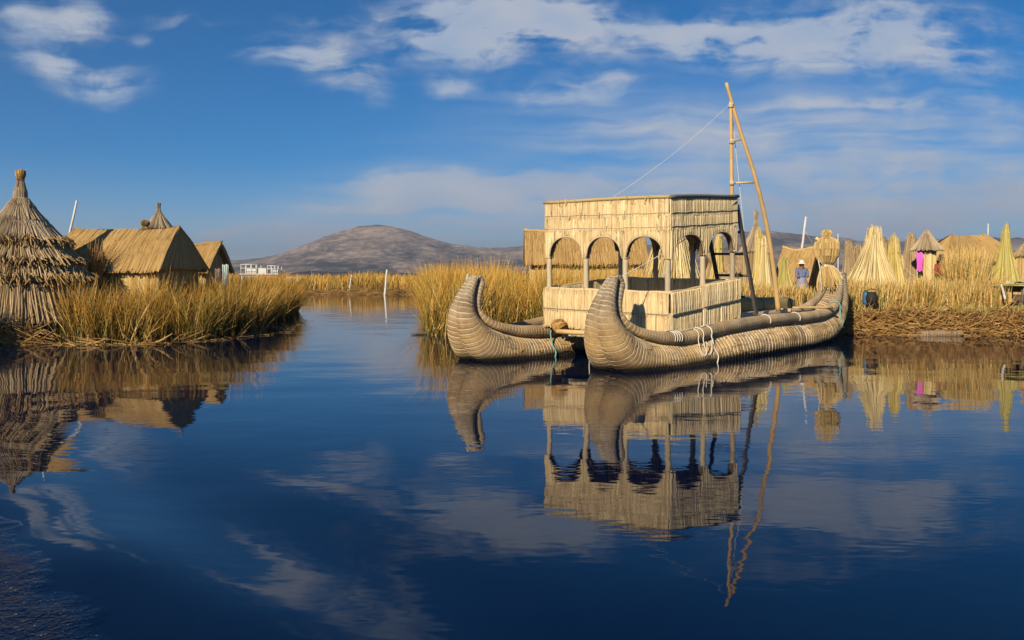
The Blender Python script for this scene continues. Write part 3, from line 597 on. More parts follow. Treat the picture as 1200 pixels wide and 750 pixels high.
# stray stalk ends sticking out of the mats
for side in ('front',):
    f, L, nn = wallframe(side); m_ = MB(); n = 70; us = rng.random(n)*L; zz = rng.choice([ZT+.02, 3.19, 2.90, ZRAIL+.02, 1.08, ZB+.03], n); o = .06+.03*rng.random(n)
    P0 = f(us, zz-.10, o); P1 = f(us+rng.normal(0, .035, n), zz+.03+.09*rng.random(n)*np.where(rng.random(n) < .5, 1, -1.6), o+.005+.02*rng.random(n)); strands(m_, P0, P1, nn, .010+.012*rng.random(n), .008, 2, .006, bow=.01)
    kind(obj('loose_stalks', m_, M['cabin'], cab, smooth=False), 'stuff')
for (HDx, s0, q0, hp) in ((HD, 0., .35, h1), (HF, -.3, 3.84, h2)):
    s, z, r_, d, nin = HDx; n = 150; i = rng.integers(60, len(s)-60, n); a = rng.uniform(R(95), R(185), n); m_ = MB(); rr_ = r_[i]*.985
    q = q0-d[i]+rr_*np.cos(a); P0 = B(s[i]-.0, q, z[i]+rr_*np.sin(a)); P1 = B(s[i]+rng.uniform(.08, .3, n)*np.where(rng.random(n) < .5, 1, -1), q-.02-.05*rng.random(n), z[i]+rr_*np.sin(a)+rng.normal(.0, .035, n)); ok = (z[i] < .6) & (P0[:, 2] > .08)
    strands(m_, P0[ok], P1[ok], -V3(DQ), .012, .008, 2, .006); kind(obj('loose_stalks', m_, M['tan'], hp, smooth=False), 'stuff')
# roof
m_ = MB(); c = [B(S0-.04, Q0-.04, ZT+zc(S0)), B(S1+.04, Q0-.04, ZT+zc(S1)), B(S1+.04, Q1+.04, ZT+zc(S1)+.065), B(S0-.04, Q1+.04, ZT+zc(S0)+.065)]
prism(m_, np.array(c)+[0,0,.0], np.array(c)+[0,0,.05]); rf = obj('roof', m_, M['roofroll'], cab, smooth=False)
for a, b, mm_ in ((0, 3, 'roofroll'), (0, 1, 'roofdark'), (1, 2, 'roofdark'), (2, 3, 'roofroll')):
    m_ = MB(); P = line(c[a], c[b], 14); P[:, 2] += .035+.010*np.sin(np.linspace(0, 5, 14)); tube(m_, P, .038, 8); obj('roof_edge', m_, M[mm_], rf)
# mast (A-frame of two bent poles)
mast = bpy.data.objects.new('mast', None); COL.objects.link(mast); mast.parent = boat
ptop = at(856.5, 21.35, 118)
m_ = MB(); P = spline(np.array([np.append(B(5.55, .62, 1.0)[:2], .95), at(858.5, 21.4, 300), at(857.5, 21.4, 215), ptop]), 24); tube(m_, P, np.linspace(.058, .042, 24), 10); obj('pole', m_, M['bamboo'], mast)
m_ = MB(); P = spline(np.array([B(7.2, .05, .95), at(907, 22.2, 318), at(898, 21.9, 262), at(885, 21.6, 208), at(866.5, 21.42, 150), at(851, 21.28, 97)]), 40); tube(m_, P, np.linspace(.066, .042, 40), 10); obj('pole', m_, M['bamboo'], mast)
for (a, b) in (((858, 21.38, 165.5), (872, 21.5, 162)), ((858, 21.4, 214.5), (888, 21.7, 213.5))):
    m_ = MB(); tube(m_, line(at(*a), at(*b), 3), .026, 8); obj('crossbar', m_, M['bamboo'], mast)
def rope(P, r, m, parent, name='rope'):
    m_ = MB(); tube(m_, P, r, 6); return obj(name, m_, M[m], parent)
rope(line(at(856, 21.35, 121), B(S0+.3, 1.6, ZT+.1), 14, .12), .0045, 'rope', mast)
rope(line(at(857, 21.36, 124), B(6.4, .4, 1.0), 14, .05), .008, 'rope', mast)
for p in (at(856.6, 21.33, 124), at(857.8, 21.33, 166), at(857.8, 21.35, 214.5)):
    m_ = MB(); th = np.linspace(0, 6.28*3, 40); tube(m_, p+np.column_stack([.062*np.cos(th), .062*np.sin(th), np.linspace(-.045, .045, 40)]), .011, 5); obj('lashing', m_, M['rope'], mast)
rope(line(B(S1, Q0-.07, ZT+zc(S1)-.05), B(-.02, .25, 1.85), 16, .10), .010, 'rope', boat, 'stay_rope')
# ropes on the hulls
def surf(HDx, s0, q0, ss, phi, sg, out=.02):
    s, z, r, d, nin = HDx; i = np.argmin(np.abs(s-s0-ss)+np.where(z > 1.0, 5, 0)); ang = phi
    return B(s[i], q0+sg*(d[i]+(r[i]+out)*np.cos(ang)), z[i]+(r[i]+out)*np.sin(ang))
def drape(HDx, s0, q0, ss, m, r=.013, roll=True, dz=0.0):
    s, z, rr, d, nin = HDx; i = np.argmin(np.abs(s-s0-ss)+np.where(z > 1.0, 5, 0)); pts = []
    cq = q0-(d[i]+rr[i]*.40); cz = z[i]+rr[i]*.92+.145*.9
    for a in np.linspace(R(20), R(200), 12): pts.append(B(s[i]+.01*math.sin(a*3), cq+.163*math.cos(a), cz+.163*math.sin(a)))
    for a in np.linspace(R(150), R(196), 10): pts.append(B(s[i]+.03*math.sin(a*9), q0-d[i]+(rr[i]+.02)*math.cos(a), z[i]+(rr[i]+.02)*math.sin(a)))
    P = np.array(pts); P = P[P[:, 2] > -.12]; return P
rope(drape(HD, 0, .35, 2.6, 'rope'), .014, 'rope', h1); 
for ss in (2.05, 2.25):
    P = drape(HD, 0, .35, ss, 'rope')[:14]; q = P[-1]; P = np.vstack([P, q+np.array([.03,.02,-.06]), q+np.array([.10,.09,-.02]), q+np.array([.12,.11,.1]), q+np.array([.10,.1,.25])]); rope(spline(P, 60), .011, 'rope', h1)
P = np.array([drape(HD, 0, .35, x, 'rope')[5] for x in np.linspace(1.0, 3.0, 9)]); P[:, 2] += .02*np.sin(np.arange(9)*2.2); rope(spline(P, 50), .011, 'rope', h1)
for ss in np.linspace(1.15, 1.4, 4): rope(drape(HD, 0, .35, ss, 'rope')[:12], .010, 'rope', h1)
for ss in (5.6, 7.5): rope(drape(HD, 0, .35, ss, 'rope')[:12], .012, 'rope', h1)
rope(drape(HD, 0, .35, 11.0, 'teal'), .016, 'teal', h1)
rope(drape(HF, -.30, 3.84, 1.75, 'teal'), .016, 'teal', h2)
rope(np.vstack([at(691, 19.35, 400), at(690.5, 19.3, 412), at(691, 19.3, 424)]), .014, 'rope', h2)
m_ = MB(); kc = at(655.5, 19.35, 382)
for k in range(26):
    a = rng.normal(0, 1, 3); a /= np.linalg.norm(a); b = np.cross(a, [.3,.5,.8]); b /= np.linalg.norm(b); c_ = np.cross(a, b); th = np.linspace(0, 6.3, 14); rr = .10+.05*rng.random()
    tube(m_, kc+np.outer(np.cos(th), b)*rr*1.1+np.outer(np.sin(th), c_)*rr+a*rng.normal(0, .03), .022, 5, rnd=rng.random())
obj('reed_knot', m_, M['twig'], h2)
# stern figure: round reed body with knob, stub arm and bound tuft
fig = bpy.data.objects.new('stern_figure', None); COL.objects.link(fig); fig.parent = boat
fc = at(969, 26.3); zf = lambda y: 1.9+(322-y)*.0263
def reedlathe(c, prof, n, m, name, parent, w=.04, seed=0, base=True):
    prof = np.asarray(prof, float); a = np.linspace(0, 2*np.pi, n, endpoint=False)+rng.normal(0, .02, n); m_ = MB(); k = len(prof)
    if base: lathe(m_, c, np.column_stack([prof[:, 0]*.93, prof[:, 1]]), 20, rnd=.3)
    for i in range(k-1):
        n0, n1 = prof[i], prof[i+1]; sl = (n0[0]-n1[0])/max(abs(n1[1]-n0[1]), .05)
        p0 = np.column_stack([c[0]+n0[0]*np.cos(a), c[1]+n0[0]*np.sin(a), np.full(n, c[2]+n0[1])]); p1 = np.column_stack([c[0]+n1[0]*np.cos(a), c[1]+n1[0]*np.sin(a), np.full(n, c[2]+n1[1])])
        strands(m_, p0, p1, nrm(np.column_stack([np.cos(a), np.sin(a), np.full(n, .3*np.sign(sl))])), w*(.7+.6*rng.random(n))*max(.4, (n0[0]+n1[0])/2/prof[:, 0].max()), .02, 1, .006, taper=.1)
    return obj(name, m_, m, parent, smooth=False)
c0 = np.array([fc[0], fc[1], zf(312)])
reedlathe(c0, [(.10,0),(.22,.12),(.33,.32),(.37,.52),(.35,.70),(.25,.84),(.12,.90),(.11,.93)], 44, M['goldwall'], 'belly', fig, .05)
reedlathe(c0, [(.12,.90),(.14,.96),(.15,1.02),(.11,1.09),(.05,1.12)], 20, M['goldwall'], 'knob', fig, .04)
m_ = MB(); tube(m_, line(c0+[-.22,-.05,.72], c0+[-.36,-.08,.88], 5), [.05,.055,.055,.06,.05], 8); obj('stub_arm', m_, M['pale'], fig)
n = 160; a = rng.random(n)*6.28; p0 = c0+np.column_stack([.10*np.cos(a), .10*np.sin(a), .05+.05*rng.random(n)]); l = .55+.3*rng.random(n); p1 = p0+np.column_stack([.34*np.cos(a)*rng.random(n)+.12, .30*np.sin(a)*rng.random(n)-.03, -l]); m_ = MB()
strands(m_, p0, p1, nrm(np.column_stack([np.cos(a), np.sin(a), 0*a+.2])), .035, .02, 3, .012, bow=.05); obj('tuft', m_, M['goldwall'], fig, smooth=False)
m_ = MB(); th = np.linspace(0, 6.28*3, 50); tube(m_, c0+np.column_stack([.15*np.cos(th), .15*np.sin(th), np.linspace(-.04, .06, 50)]), .018, 6); obj('binding_cord', m_, M['rope'], fig)
rope(spline(np.array([c0+[-.14,-.1,.02], c0+[-.32,-.2,.18], c0+[-.30,-.3,-.2], c0+[-.28,-.3,-.75]]), 20), .014, 'rope', fig)
rope(spline(np.array([c0+[.14,-.1,.02], c0+[.3,-.15,-.15], c0+[.42,-.2,-.42]]), 20), .014, 'rope', fig)

# things lying on the boat
lad = thing('ladder', 'dark wooden ladder leaning on the back of the reed cabin', 'ladder', tuple(B(5.55, .4, .95)))
for qq in (-.07, .80):
    m_ = MB(); P = line(B(5.6, qq, .93), B(4.52, qq, 3.55), 6); T = nrm(P[-1]-P[0]); sd_ = V3(DQ); fr = np.cross(T, sd_)
    box(m_, (P[0]+P[-1])/2, np.linalg.norm(P[-1]-P[0]), .06, .11, T, sd_, fr); obj('rail', m_, M['darkwood'], lad, smooth=False)
for t_ in (.16, .36, .56, .76):
    m_ = MB(); tube(m_, line(B(5.6-1.08*t_, -.1, .93+2.62*t_), B(5.6-1.08*t_, .83, .93+2.62*t_+.02), 3), .03, 8); obj('rung', m_, M['darkwood'], lad)
m_ = MB(); P = line(B(5.9, 1.0, 1.10), B(9.7, .80, 1.02), 40); tube(m_, P, .21+.01*rng.random(40), 18, ripple=lambda n, k: 1+.04*np.cos(np.arange(k)*2*np.pi*6/k)[None]*np.ones(n)[:, None])
log = thing('reed_roll', 'thick olive brown reed roll lying along the stern deck behind the ladder', 'reed roll', tuple(B(7.8, .9, .85)))
obj('bundle', m_, straw('olive_reed_roll', (.12,.095,.035), (.25,.195,.075), (.36,.28,.12)), log)
for x in (.12, .5, .93):
    m_ = MB(); p = P[int(x*39)]; th = np.linspace(0, 6.28, 20); tube(m_, p+np.outer(np.cos(th), V3(DQ))*.222+np.outer(np.sin(th), [0,0,1.])*.222, .014, 5); obj('binding_cord', m_, M['darkwood'], log)
oar = thing('pole', 'thin reddish pole lying on the stern deck pointing at the upturned stern', 'pole', tuple(B(10.3, .3, 1.0)))
m_ = MB(); tube(m_, line(at(929, 24.0, 360.5), at(976, 24.3, 360.0), 6), [.03,.032,.032,.036,.04,.045], 8); obj('shaft', m_, M['bamboo'], oar)
m_ = MB(); tube(m_, line(at(974.5, 24.3, 360.0), at(978, 24.33, 359.8), 4), [.05,.06,.06,.04], 8); obj('grip', m_, M['twig'], oar)
m_ = MB(); c_ = B(5.2, .35, 1.02)
prism(m_, c_+np.array([(-.16,-.14,0),(.16,-.14,0),(.16,.14,0),(-.16,.14,0)]), c_+np.array([(-.17,-.12,.34),(.13,-.15,.38),(.15,.13,.36),(-.15,.14,.40)]))
sk = tag(obj('sack', m_, M['sheet'], smooth=False), 'white sack standing on deck between cabin and ladder foot', 'sack')

# ------------------------------------------------------------------ thatched towers, sheaves, huts
def fringe(c, r, z, n, drop, m, name, parent, spread=.25):
    m_ = MB(); a = rng.random(n)*2*np.pi; rr = r*(.92+.12*rng.random(n)); p0 = np.column_stack([c[0]+rr*np.cos(a), c[1]+rr*np.sin(a), z+rng.normal(0, .05, n)])
    da = rng.normal(0, .5, n); p1 = p0+np.column_stack([np.cos(a+da)*spread*rng.random(n), np.sin(a+da)*spread*rng.random(n), -drop*(.4+.9*rng.random(n))])
    strands(m_, p0, p1, nrm(np.column_stack([np.cos(a), np.sin(a), 0*a+.5])), .03+.03*rng.random(n), .025, 2, .015, bow=.03); return obj(name, m_, m, parent, smooth=False)
# big tiered tower on the left
T0 = at(24, 26.0); T0[2] = .3; sc = .026; Zt = lambda y: 1.9+(322-y)*sc-T0[2]
tw = thing('thatched_tower', 'tall pointed grey thatched tower with shaggy rings at the left edge', 'reed tower', tuple(T0))
reedlathe(T0, [(.10,Zt(206)),(.085,Zt(212)),(.13,Zt(219)),(.17,Zt(224)),(.18,Zt(231)),(.22,Zt(236))], 40, M['grey'], 'spire', tw, .05)
reedlathe(T0, [(.05,Zt(198.5)),(.12,Zt(200)),(.13,Zt(204)),(.12,Zt(207)),(.08,Zt(210))], 24, M['twig'], 'finial', tw, .06)
def tier(y0, y1, r0, r1, m, n, nm='thatch_tier', layers=2):
    n = int(n*1.6)
    m_ = MB(); lathe(m_, T0, [(r0*.9, Zt(y0)), (r1*.93, Zt(y1))], 40, rnd=.2)
    for l in range(layers):
        a = rng.random(n)*2*np.pi; k0 = rng.random(n)*.35 if l else 0*a; ra = r0+(r1-r0)*k0; za = Zt(y0)+(Zt(y1)-Zt(y0))*k0; rb = r1*(1+.05*rng.random(n)); zb = Zt(y1)-.12*rng.random(n)
        p0 = np.column_stack([T0[0]+ra*np.cos(a), T0[1]+ra*np.sin(a), T0[2]+za]); p1 = np.column_stack([T0[0]+rb*np.cos(a+rng.normal(0, .02, n)), T0[1]+rb*np.sin(a), T0[2]+zb])
        strands(m_, p0, p1, nrm(np.column_stack([np.cos(a), np.sin(a), 0*a+.45])), .032+.038*rng.random(n), .03, 3, .016, bow=-.03)
    return obj(nm, m_, m, tw, smooth=False)
tier(233, 258, .20, .70, M['grey'], 160); tier(255, 281, .62, 1.22, M['grey'], 220); tier(279, 303, 1.10, 1.62, M['tan'], 260); tier(300, 326, 1.50, 1.95, M['tan'], 280); tier(322, 374, 1.80, 2.5, M['tan'], 340)
for y, r, n in ((282, 1.24, 420), (305, 1.66, 560), (324, 1.99, 680)): fringe(T0, r, T0[2]+Zt(y)+.05, n, .24, M['shaggy'], 'shaggy_ring', tw, .30)
fringe(T0, 2.45, T0[2]+Zt(370), 420, .35, M['grey'], 'shaggy_ring', tw, .35)

def sheaf(px, D, ytop, ybase, rb, rt, m, label, name='reed_sheaf', cat='reed sheaf', band=None, n=90, group=None, neck=None, flare=1.6, lean=0.0, tip=None):
    lean = lean+.05*math.sin(px*1.7); c = at(px, D); zt = 1.9+(322-ytop)*D/1000; zb = 1.9+(322-ybase)*D/1000; c[2] = zb; H = zt-zb
    o = thing(name, label, cat, tuple(c), group); m_ = MB(); ts = np.linspace(0, 1, 7)
    bz = .78 if band is None else (322-band-(322-ybase))/(ybase-ytop)*1.0; bz = bz if band is None else (ybase-band)/(ybase-ytop)
    prof = lambda t: np.where(t < bz, rt+(rb-rt)*np.clip(1-t/bz, 0, 1)**flare, rt*(1+.25*(t-bz)/(1-bz)-.72*((t-bz)/(1-bz))**1.8))
    lathe(m_, c, np.column_stack([prof(ts)*.86, ts*H*.96]), 20, rnd=.35)
    for l in range(2):
        a = rng.random(n)*6.283; top = np.where(rng.random(n) < .45, .82+.24*rng.random(n), .40+.5*rng.random(n)) if l else .80+.22*rng.random(n)
        tt = np.linspace(0, 1, 8)[None]*top[:, None]; rr = prof(tt)*(.86+.2*rng.random(n))[:, None]+(rb*.22*rng.random(n)**4)[:, None]*(1-tt)**.5+(rng.random(n)**5*rb*.16)[:, None]*tt; aa = a[:, None]+rng.normal(0, .16, (n, 1))*tt
        P = np.stack([c[0]+rr*np.cos(aa)+lean*tt*H, c[1]+rr*np.sin(aa), c[2]+tt*H], -1); w = (3.4*rb/n*6.28*.5)*(.6+.8*rng.random(n))
        for i in range(7): pass
        k = 7; N0 = np.stack([np.cos(aa), np.sin(aa), 0*aa+.2], -1); S = np.stack([-np.sin(aa), np.cos(aa), 0*aa], -1); ww = np.clip(w[:, None]*(.35+.65*prof(tt)/rb), .02, 1)[..., None]/2
        Vv = np.stack([P-S*ww, P+N0*ww*.9, P+S*ww], 2); rn = rng.random(n); tc = np.zeros(Vv.shape); tc[..., 0] = (tt*H)[..., None]; tc[..., 1] = (rn*37)[:, None, None]+np.array([0,.02,.04]); tc[..., 2] = (rn*91)[:, None, None]
        b = (np.arange(n)*(k+1)*3)[:, None, None]; i = (np.arange(k)*3)[None, :, None]; j = np.arange(2)[None, None]
        m_.add(Vv.reshape(-1, 3), np.stack([b+i+j, b+i+j+1, b+i+j+4, b+i+j+3], -1).reshape(-1, 4), None, tc.reshape(-1, 3), np.repeat(rn, (k+1)*3))
    obj('stalks', m_, m, o, smooth=False)
    m_ = MB(); th = np.linspace(0, 6.283*2, 36); zz = bz*H; rr = float(prof(np.array(bz)))*1.05+.015; tube(m_, c+np.column_stack([rr*np.cos(th)+lean*bz*H, rr*np.sin(th), zz+np.linspace(-.03, .03, 36)]), max(.012, rr*.06), 5); obj('binding_cord', m_, tip or M['twig'], o)
    return o
def conehut(px, D, yap, yneck, yeave, ybase, re, rw, mr_, mw_, label, name='conical_hut', cat='hut', spire=True):
    c = at(px, D); k = D/1000; zb = 1.9+(322-ybase)*k; c[2] = zb; Zc = lambda y: (ybase-y)*k
    o = thing(name, label, cat, tuple(c)); m_ = MB(); lathe(m_, c, [(rw, 0), (rw, Zc(yeave)+.12)], 24, rnd=.3); n = 60; a = np.linspace(0, 6.283, n)+rng.normal(0, .03, n)
    cc = np.column_stack([np.cos(a), np.sin(a), 0*a]); strands(m_, c+cc*rw+[0,0,Zc(yeave)+.05], c+cc*rw*1.02, cc, 6.28*rw/n*1.5, .03, 3, .01); obj('wall', m_, mw_, o, smooth=False)
    m_ = MB(); lathe(m_, c, [(.02, Zc(yneck)+.05), (re*.45, Zc(yneck)*.5+Zc(yeave)*.5), (re*.98, Zc(yeave)), (rw*.8, Zc(yeave)+.08)], 24, rnd=.3)
    for l in range(2):
        n = 110; a = rng.random(n)*6.283; cc = np.column_stack([np.cos(a), np.sin(a), 0*a]); st = .05+.35*rng.random(n)*l
        p0 = c+cc*(re*st)[:, None]; p0[:, 2] = c[2]+Zc(yneck)+(Zc(yeave)-Zc(yneck))*st+.03; p1 = c+cc*(re*(1+.08*rng.random(n)))[:, None]; p1[:, 2] = c[2]+Zc(yeave)-.06*rng.random(n)
        strands(m_, p0, p1, nrm(cc+[0,0,.6]), .05*re/.7*(.7+.7*rng.random(n)), .03, 3, .01, bow=-.02)
    rf = obj('roof', m_, mr_, o, smooth=False)
    if spire: reedlathe(c, [(re*.13, Zc(yap)), (re*.10, Zc(yap)*.6+Zc(yneck)*.4), (re*.09, Zc(yap)*.3+Zc(yneck)*.7), (re*.16, Zc(yneck)-.08)], 24, mr_, 'finial', rf, .03)
    return o
def hut(px, D, ang, L, Wd, zb, ze, zr, mroof, mwall, label, over=.25, dark_doorway=None, hip=0.0, name='thatched_hut', sag=.12, rags=.16):
    c = at(px, D); c[2] = zb; ca, sa = math.cos(ang), math.sin(ang)
    def T(x, y, z):
        x, y, z = np.broadcast_arrays(np.asarray(x, float), np.asarray(y, float), np.asarray(z, float)); return np.stack([c[0]+x*ca-y*sa, c[1]+x*sa+y*ca, z], -1)
    D3 = lambda x, y, z: np.array([x*ca-y*sa, x*sa+y*ca, z])
    o = thing(name, label, 'hut', tuple(c)); hw = Wd/2-over*.8; hl = L/2-over
    m_ = MB(); gp = [(-hl, -hw), (hl, -hw), (hl, hw), (-hl, hw)]
    prism(m_, np.array([T(x, y, zb) for x, y in gp]), np.array([T(x, y, ze+.05) for x, y in gp]))
    slope = (zr-ze)/(Wd/2)
    for sx in (-1, 1):
        if not hip: m_.add(np.array([T(sx*hl, -hw, ze+.05), T(sx*hl, hw, ze+.05), T(sx*hl, 0, zr-.08)]), None, [(0, 1, 2)])
    for (x0, y0, x1, y1, nx_, ny_) in ((-hl, -hw, hl, -hw, 0, -1), (hl, -hw, hl, hw, 1, 0), (-hl, hw, -hl, -hw, -1, 0), (-hl, hw, hl, hw, 0, 1)):
        ln = math.hypot(x1-x0, y1-y0); n = int(ln/.045); t = rng.random(n); x = x0+(x1-x0)*t; y = y0+(y1-y0)*t
        zt = np.full(n, ze+.03) if nx_ == 0 or hip else zr-.12-np.abs(y)*slope
        strands(m_, T(x, y, zt), T(x, y, zb-.05), D3(nx_, ny_, 0), .05+.03*rng.random(n), .02, 3, .006)
    obj('wall', m_, mwall, o, smooth=False)
    if dark_doorway:  # dark slab stands in for the shade inside an open doorway
        dx, side, dw, dh = dark_doorway; m_ = MB()
        if side == 'gable': box(m_, T(hl+.03, dx, zb+dh/2), .06, dw, dh, D3(1,0,0), D3(0,1,0))
        else: box(m_, T(dx, -hw-.03, zb+dh/2), dw, .06, dh, D3(1,0,0), D3(0,1,0))
        obj('dark_doorway', m_, M['blackp'] if side == 'dark' else M['darkwood'], o, smooth=False)
    m_ = MB(); nx2 = 16; xr = np.linspace(-L/2+hip, L/2-hip, nx2); xe = np.linspace(-L/2, L/2, nx2); sg_ = -sag*np.sin(np.linspace(0, np.pi, nx2))+.03*np.sin(np.linspace(0, 9, nx2)+px)
    for sy in (-1, 1):
        rows = []
        for t in np.linspace(0, 1, 6): rows.append(T(xr*(1-t)+xe*t, sy*Wd/2*t, zr+sg_*(1-t*.6)+(ze-zr)*t+.10*math.sin(math.pi*t)+.05*(fbm(xe*1.3+px, xe*0+t*3+sy, 3)-.5)*2))
        for t in np.linspace(1, 0, 6): rows.append(T((xr*(1-t)+xe*t)*.995, sy*(Wd/2*t-.02), zr+sg_*(1-t*.6)+(ze-zr)*t-.12))
        Rw = np.array(rows); a, b = Rw.shape[:2]; i = np.arange(a-1)[:, None]; j = np.arange(b-1)[None]
        m_.add(Rw.reshape(-1, 3), np.stack([i*b+j, i*b+j+1, (i+1)*b+j+1, (i+1)*b+j], -1).reshape(-1, 4), rnd=.4)
        for e in (0, b-1): m_.add(np.vstack([Rw[:6, e], Rw[6:, e]]), [(k, k+1, 10-k, 11-k) for k in range(5)], rnd=.3)
        for l in range(2):
            n = int(L/.03); u = rng.random(n); x0 = np.interp(u, [0, 1], [xr[0], xr[-1]]); x1 = np.interp(u, [0, 1], [xe[0], xe[-1]]); t0 = rng.random(n)*.45*l; sgx = np.interp(u, np.linspace(0, 1, nx2), sg_); t1 = 1+rags*rng.random(n)/(Wd/2)
            fz = lambda t: zr+sgx*(1-t*.6)+(ze-zr)*t+.10*np.sin(np.pi*np.clip(t, 0, 1))+.012+.05*(fbm((x0*(1-t)+x1*t)*1.3+px, t*3+sy, 3)-.5)*2
            tk = [t0+(t1-t0)*k for k in (0, .34, .67, 1)]
            for ta, tb in zip(tk[:-1], tk[1:]): strands(m_, T(x0*(1-ta)+x1*ta, sy*Wd/2*ta, fz(ta)), T(x0*(1-tb)+x1*tb, sy*Wd/2*tb, fz(tb)), nrm(D3(0, sy*slope, 1)), .035+.03*rng.random(n), .016, 2, .006, taper=.15)
    if hip:
        for sx in (-1, 1):
            ap = T(sx*(L/2-hip), 0, zr-.0); e0, e1 = T(sx*L/2, -Wd/2, ze), T(sx*L/2, Wd/2, ze); m_.add(np.array([ap, e0, e1]), None, [(0, 1, 2)], rnd=.4); n = int(Wd/.03); u = rng.random(n)
            p1 = e0*(1-u)[:, None]+e1*u[:, None]; strands(m_, ap+(p1-ap)*.03, p1+(p1-ap)*.04, nrm(D3(sx, 0, 1)), .06, .02, 3, .01, taper=.2)
    rf = obj('roof', m_, mroof, o, smooth=False)
    if not hip:
        m_ = MB(); xx = np.linspace(-L/2-.02, L/2+.02, 20); tube(m_, T(xx, rng.normal(0, .012, 20), zr+.03+np.interp(xx, xr, sg_)+rng.normal(0, .012, 20)), .05+.025*rng.random(20), 8); obj('ridge_roll', m_, mroof, rf)
    return o
# left island
hut(148, 28.6, R(-14), 4.5, 2.5, .35, 2.12, 3.5, M['golden'], M['goldwall'], 'golden thatched hut with shaded gable beside the tall grey tower', hip=.22)
hut(234, 34.0, R(-10), 1.9, 1.9, .35, 2.1, 3.2, M['golden'], M['goldwall'], 'small brown ribbed roof hut half hidden behind the golden hut')
conehut(186, 40.0, 238, 247, 268, 330, .66, .6, M['grey'], M['tan'], 'small pointed grey tower with round knob rising behind the golden hut roof', 'thatched_tower', 'reed tower')
o = thing('reed_finial', 'dark round reed knob just showing above the golden hut ridge', 'reed finial', tuple(at(170, 38, 330)))
reedlathe(at(170, 38, 330), [(.7, 0), (.2, 2.25), (.10, 2.46), (.17, 2.54), (.19, 2.63), (.12, 2.72), (.02, 2.75)], 30, M['shaggy'], 'stalks', o, .07)
def pole(px0, py0, px1, py1, D, r, m, label, name='pole', zb=None):
    a = at(px0, D, py0); b = at(px1, D, py1)
    if zb is not None: t = (zb-a[2])/(b[2]-a[2]); b = a+(b-a)*t
    m_ = MB(); P = line(b, a, 8); P[1:-1, :2] += rng.normal(0, r*.12, (6, 2)); tube(m_, P, np.linspace(r*1.2, r*.8, 8), 8); o = tag(obj(name, m_, M[m]), label, 'pole'); return o
pole(90, 235, 82, 272, 33, .05, 'pole', 'white leaning pole standing behind the tall grey tower', zb=.4)
plume = thing('reed_sheaf', 'loose dry reed plumes fanning up between tower and golden hut', 'reed sheaf', tuple(at(93, 27, 372)))
m_ = MB(); n = 420; cl = rng.integers(0, 3, n); bx = np.array([84, 92, 101])[cl]; p = np.array([at(b, 27.0+rng.normal(0, .12), 372) for b in bx]); p[:, 0] += rng.normal(0, .10, n); p[:, 2] = .4
azi = np.where(cl == 2, 0.0, np.where(cl == 0, np.pi, rng.random(n)*6.28))+rng.normal(0, .6, n); blades(m_, p, np.array([2.75, 2.3, 2.85])[cl]*(.6+.4*rng.random(n)), .04+.12*rng.random(n), np.full(n, .035), az=azi, curve=.18); obj('stalks', m_, M['twig'], plume, smooth=False)
def cloth(px, D, y0, y1, wpx, m, label, name='hanging_cloth'):
    k = D/1000; a = at(px, D, y0); m_ = MB(); u = np.linspace(-.5, .5, 17); v = np.linspace(0, 1, 12); U, Vv = np.meshgrid(u, v, indexing='ij'); w = wpx*k*(1-.12*Vv+.06*np.sin(Vv*7)); dep = .06*np.sin(U*19)*(.4+Vv)
    Xc = a[0]+U*w; Yc = a[1]+dep; Zc = a[2]-(y1-y0)*k*Vv+.02*np.sin(U*9)
    sheet(m_, Xc, Yc, Zc); sheet(m_, Xc, Yc+.03, Zc); return tag(obj(name, m_, M[m]), label, 'cloth')
cloth(264, 32.4, 310, 334, 7, 'cloth', 'pale blue white cloth hanging at the eave of the small ribbed hut')
cloth(255, 32.5, 315, 334, 6, 'mauve', 'dull mauve cloth hanging beside the pale blue cloth')
# islands behind the boat
hut(684, 37.5, R(0), 5.2, 3.4, .5, 2.42, 3.85, M['golden'], M['goldwall'], 'long golden thatched hut behind the boat cabin')
sheaf(784, 31.5, 246, 345, 1.05, .30, M['pale'], 'broad pale green reed cone seen through the cabin arches', band=262, n=240, flare=1.0)
sheaf(840.5, 33, 274, 345, .36, .12, M['yellow'], 'thin yellow sheaf seen through the ladder arch', band=292)
hut(858, 42, R(5), 2.6, 2.2, .5, 2.1, 2.95, M['tan'], M['tan'], 'low brown hut behind the boat ladder')
conehut(886, 40, 247, 262, 295, 345, .72, .62, M['grey'], M['tan'], 'conical hut with tall bundled spire right of the mast ladder')
sheaf(890.5, 34.5, 268, 345, .36, .11, M['yellow'], 'left taller yellow sheaf of the pair before the spired conical hut', band=286)
sheaf(896.5, 34.2, 276, 345, .30, .10, M['pale'], 'right paler sheaf of the pair before the spired conical hut', band=288)
hut(938, 36.5, R(-38), 1.5, 2.2, .5, 1.7, 3.05, M['golden'], M['golden'], 'low golden hut behind the person in blue', dark_doorway=(-.1, 'front', .5, 1.0))
sheaf(920, 33.5, 300, 345, .40, .12, M['green'], 'short leaning olive sheaf beside the low golden hut', band=312)
pole(944.5, 254, 939.5, 292, 40, .06, 'pole', 'bright white leaning pole above the low golden hut', zb=.5)
rp = MB(); tube(rp, line(at(943, 40, 270), at(960, 41, 296), 8, .05), .02, 5); tag(obj('rope', rp, M['rope']), 'thin rope slanting from the white leaning pole', 'rope')
sheaf(997, 36, 281, 340, .42, .13, M['tan'], 'brown shaggy sheaf left of the broadest pale cone', band=292)
sheaf(1021, 31.5, 264.5, 345, .98, .15, M['pale'], 'broadest pale straw cone beside the upturned stern', band=280, n=260, flare=1.25)
sheaf(1034, 35, 275, 340, .55, .2, M['shaggy'], 'dark shaded sheaf peering behind the broadest pale cone', band=288)
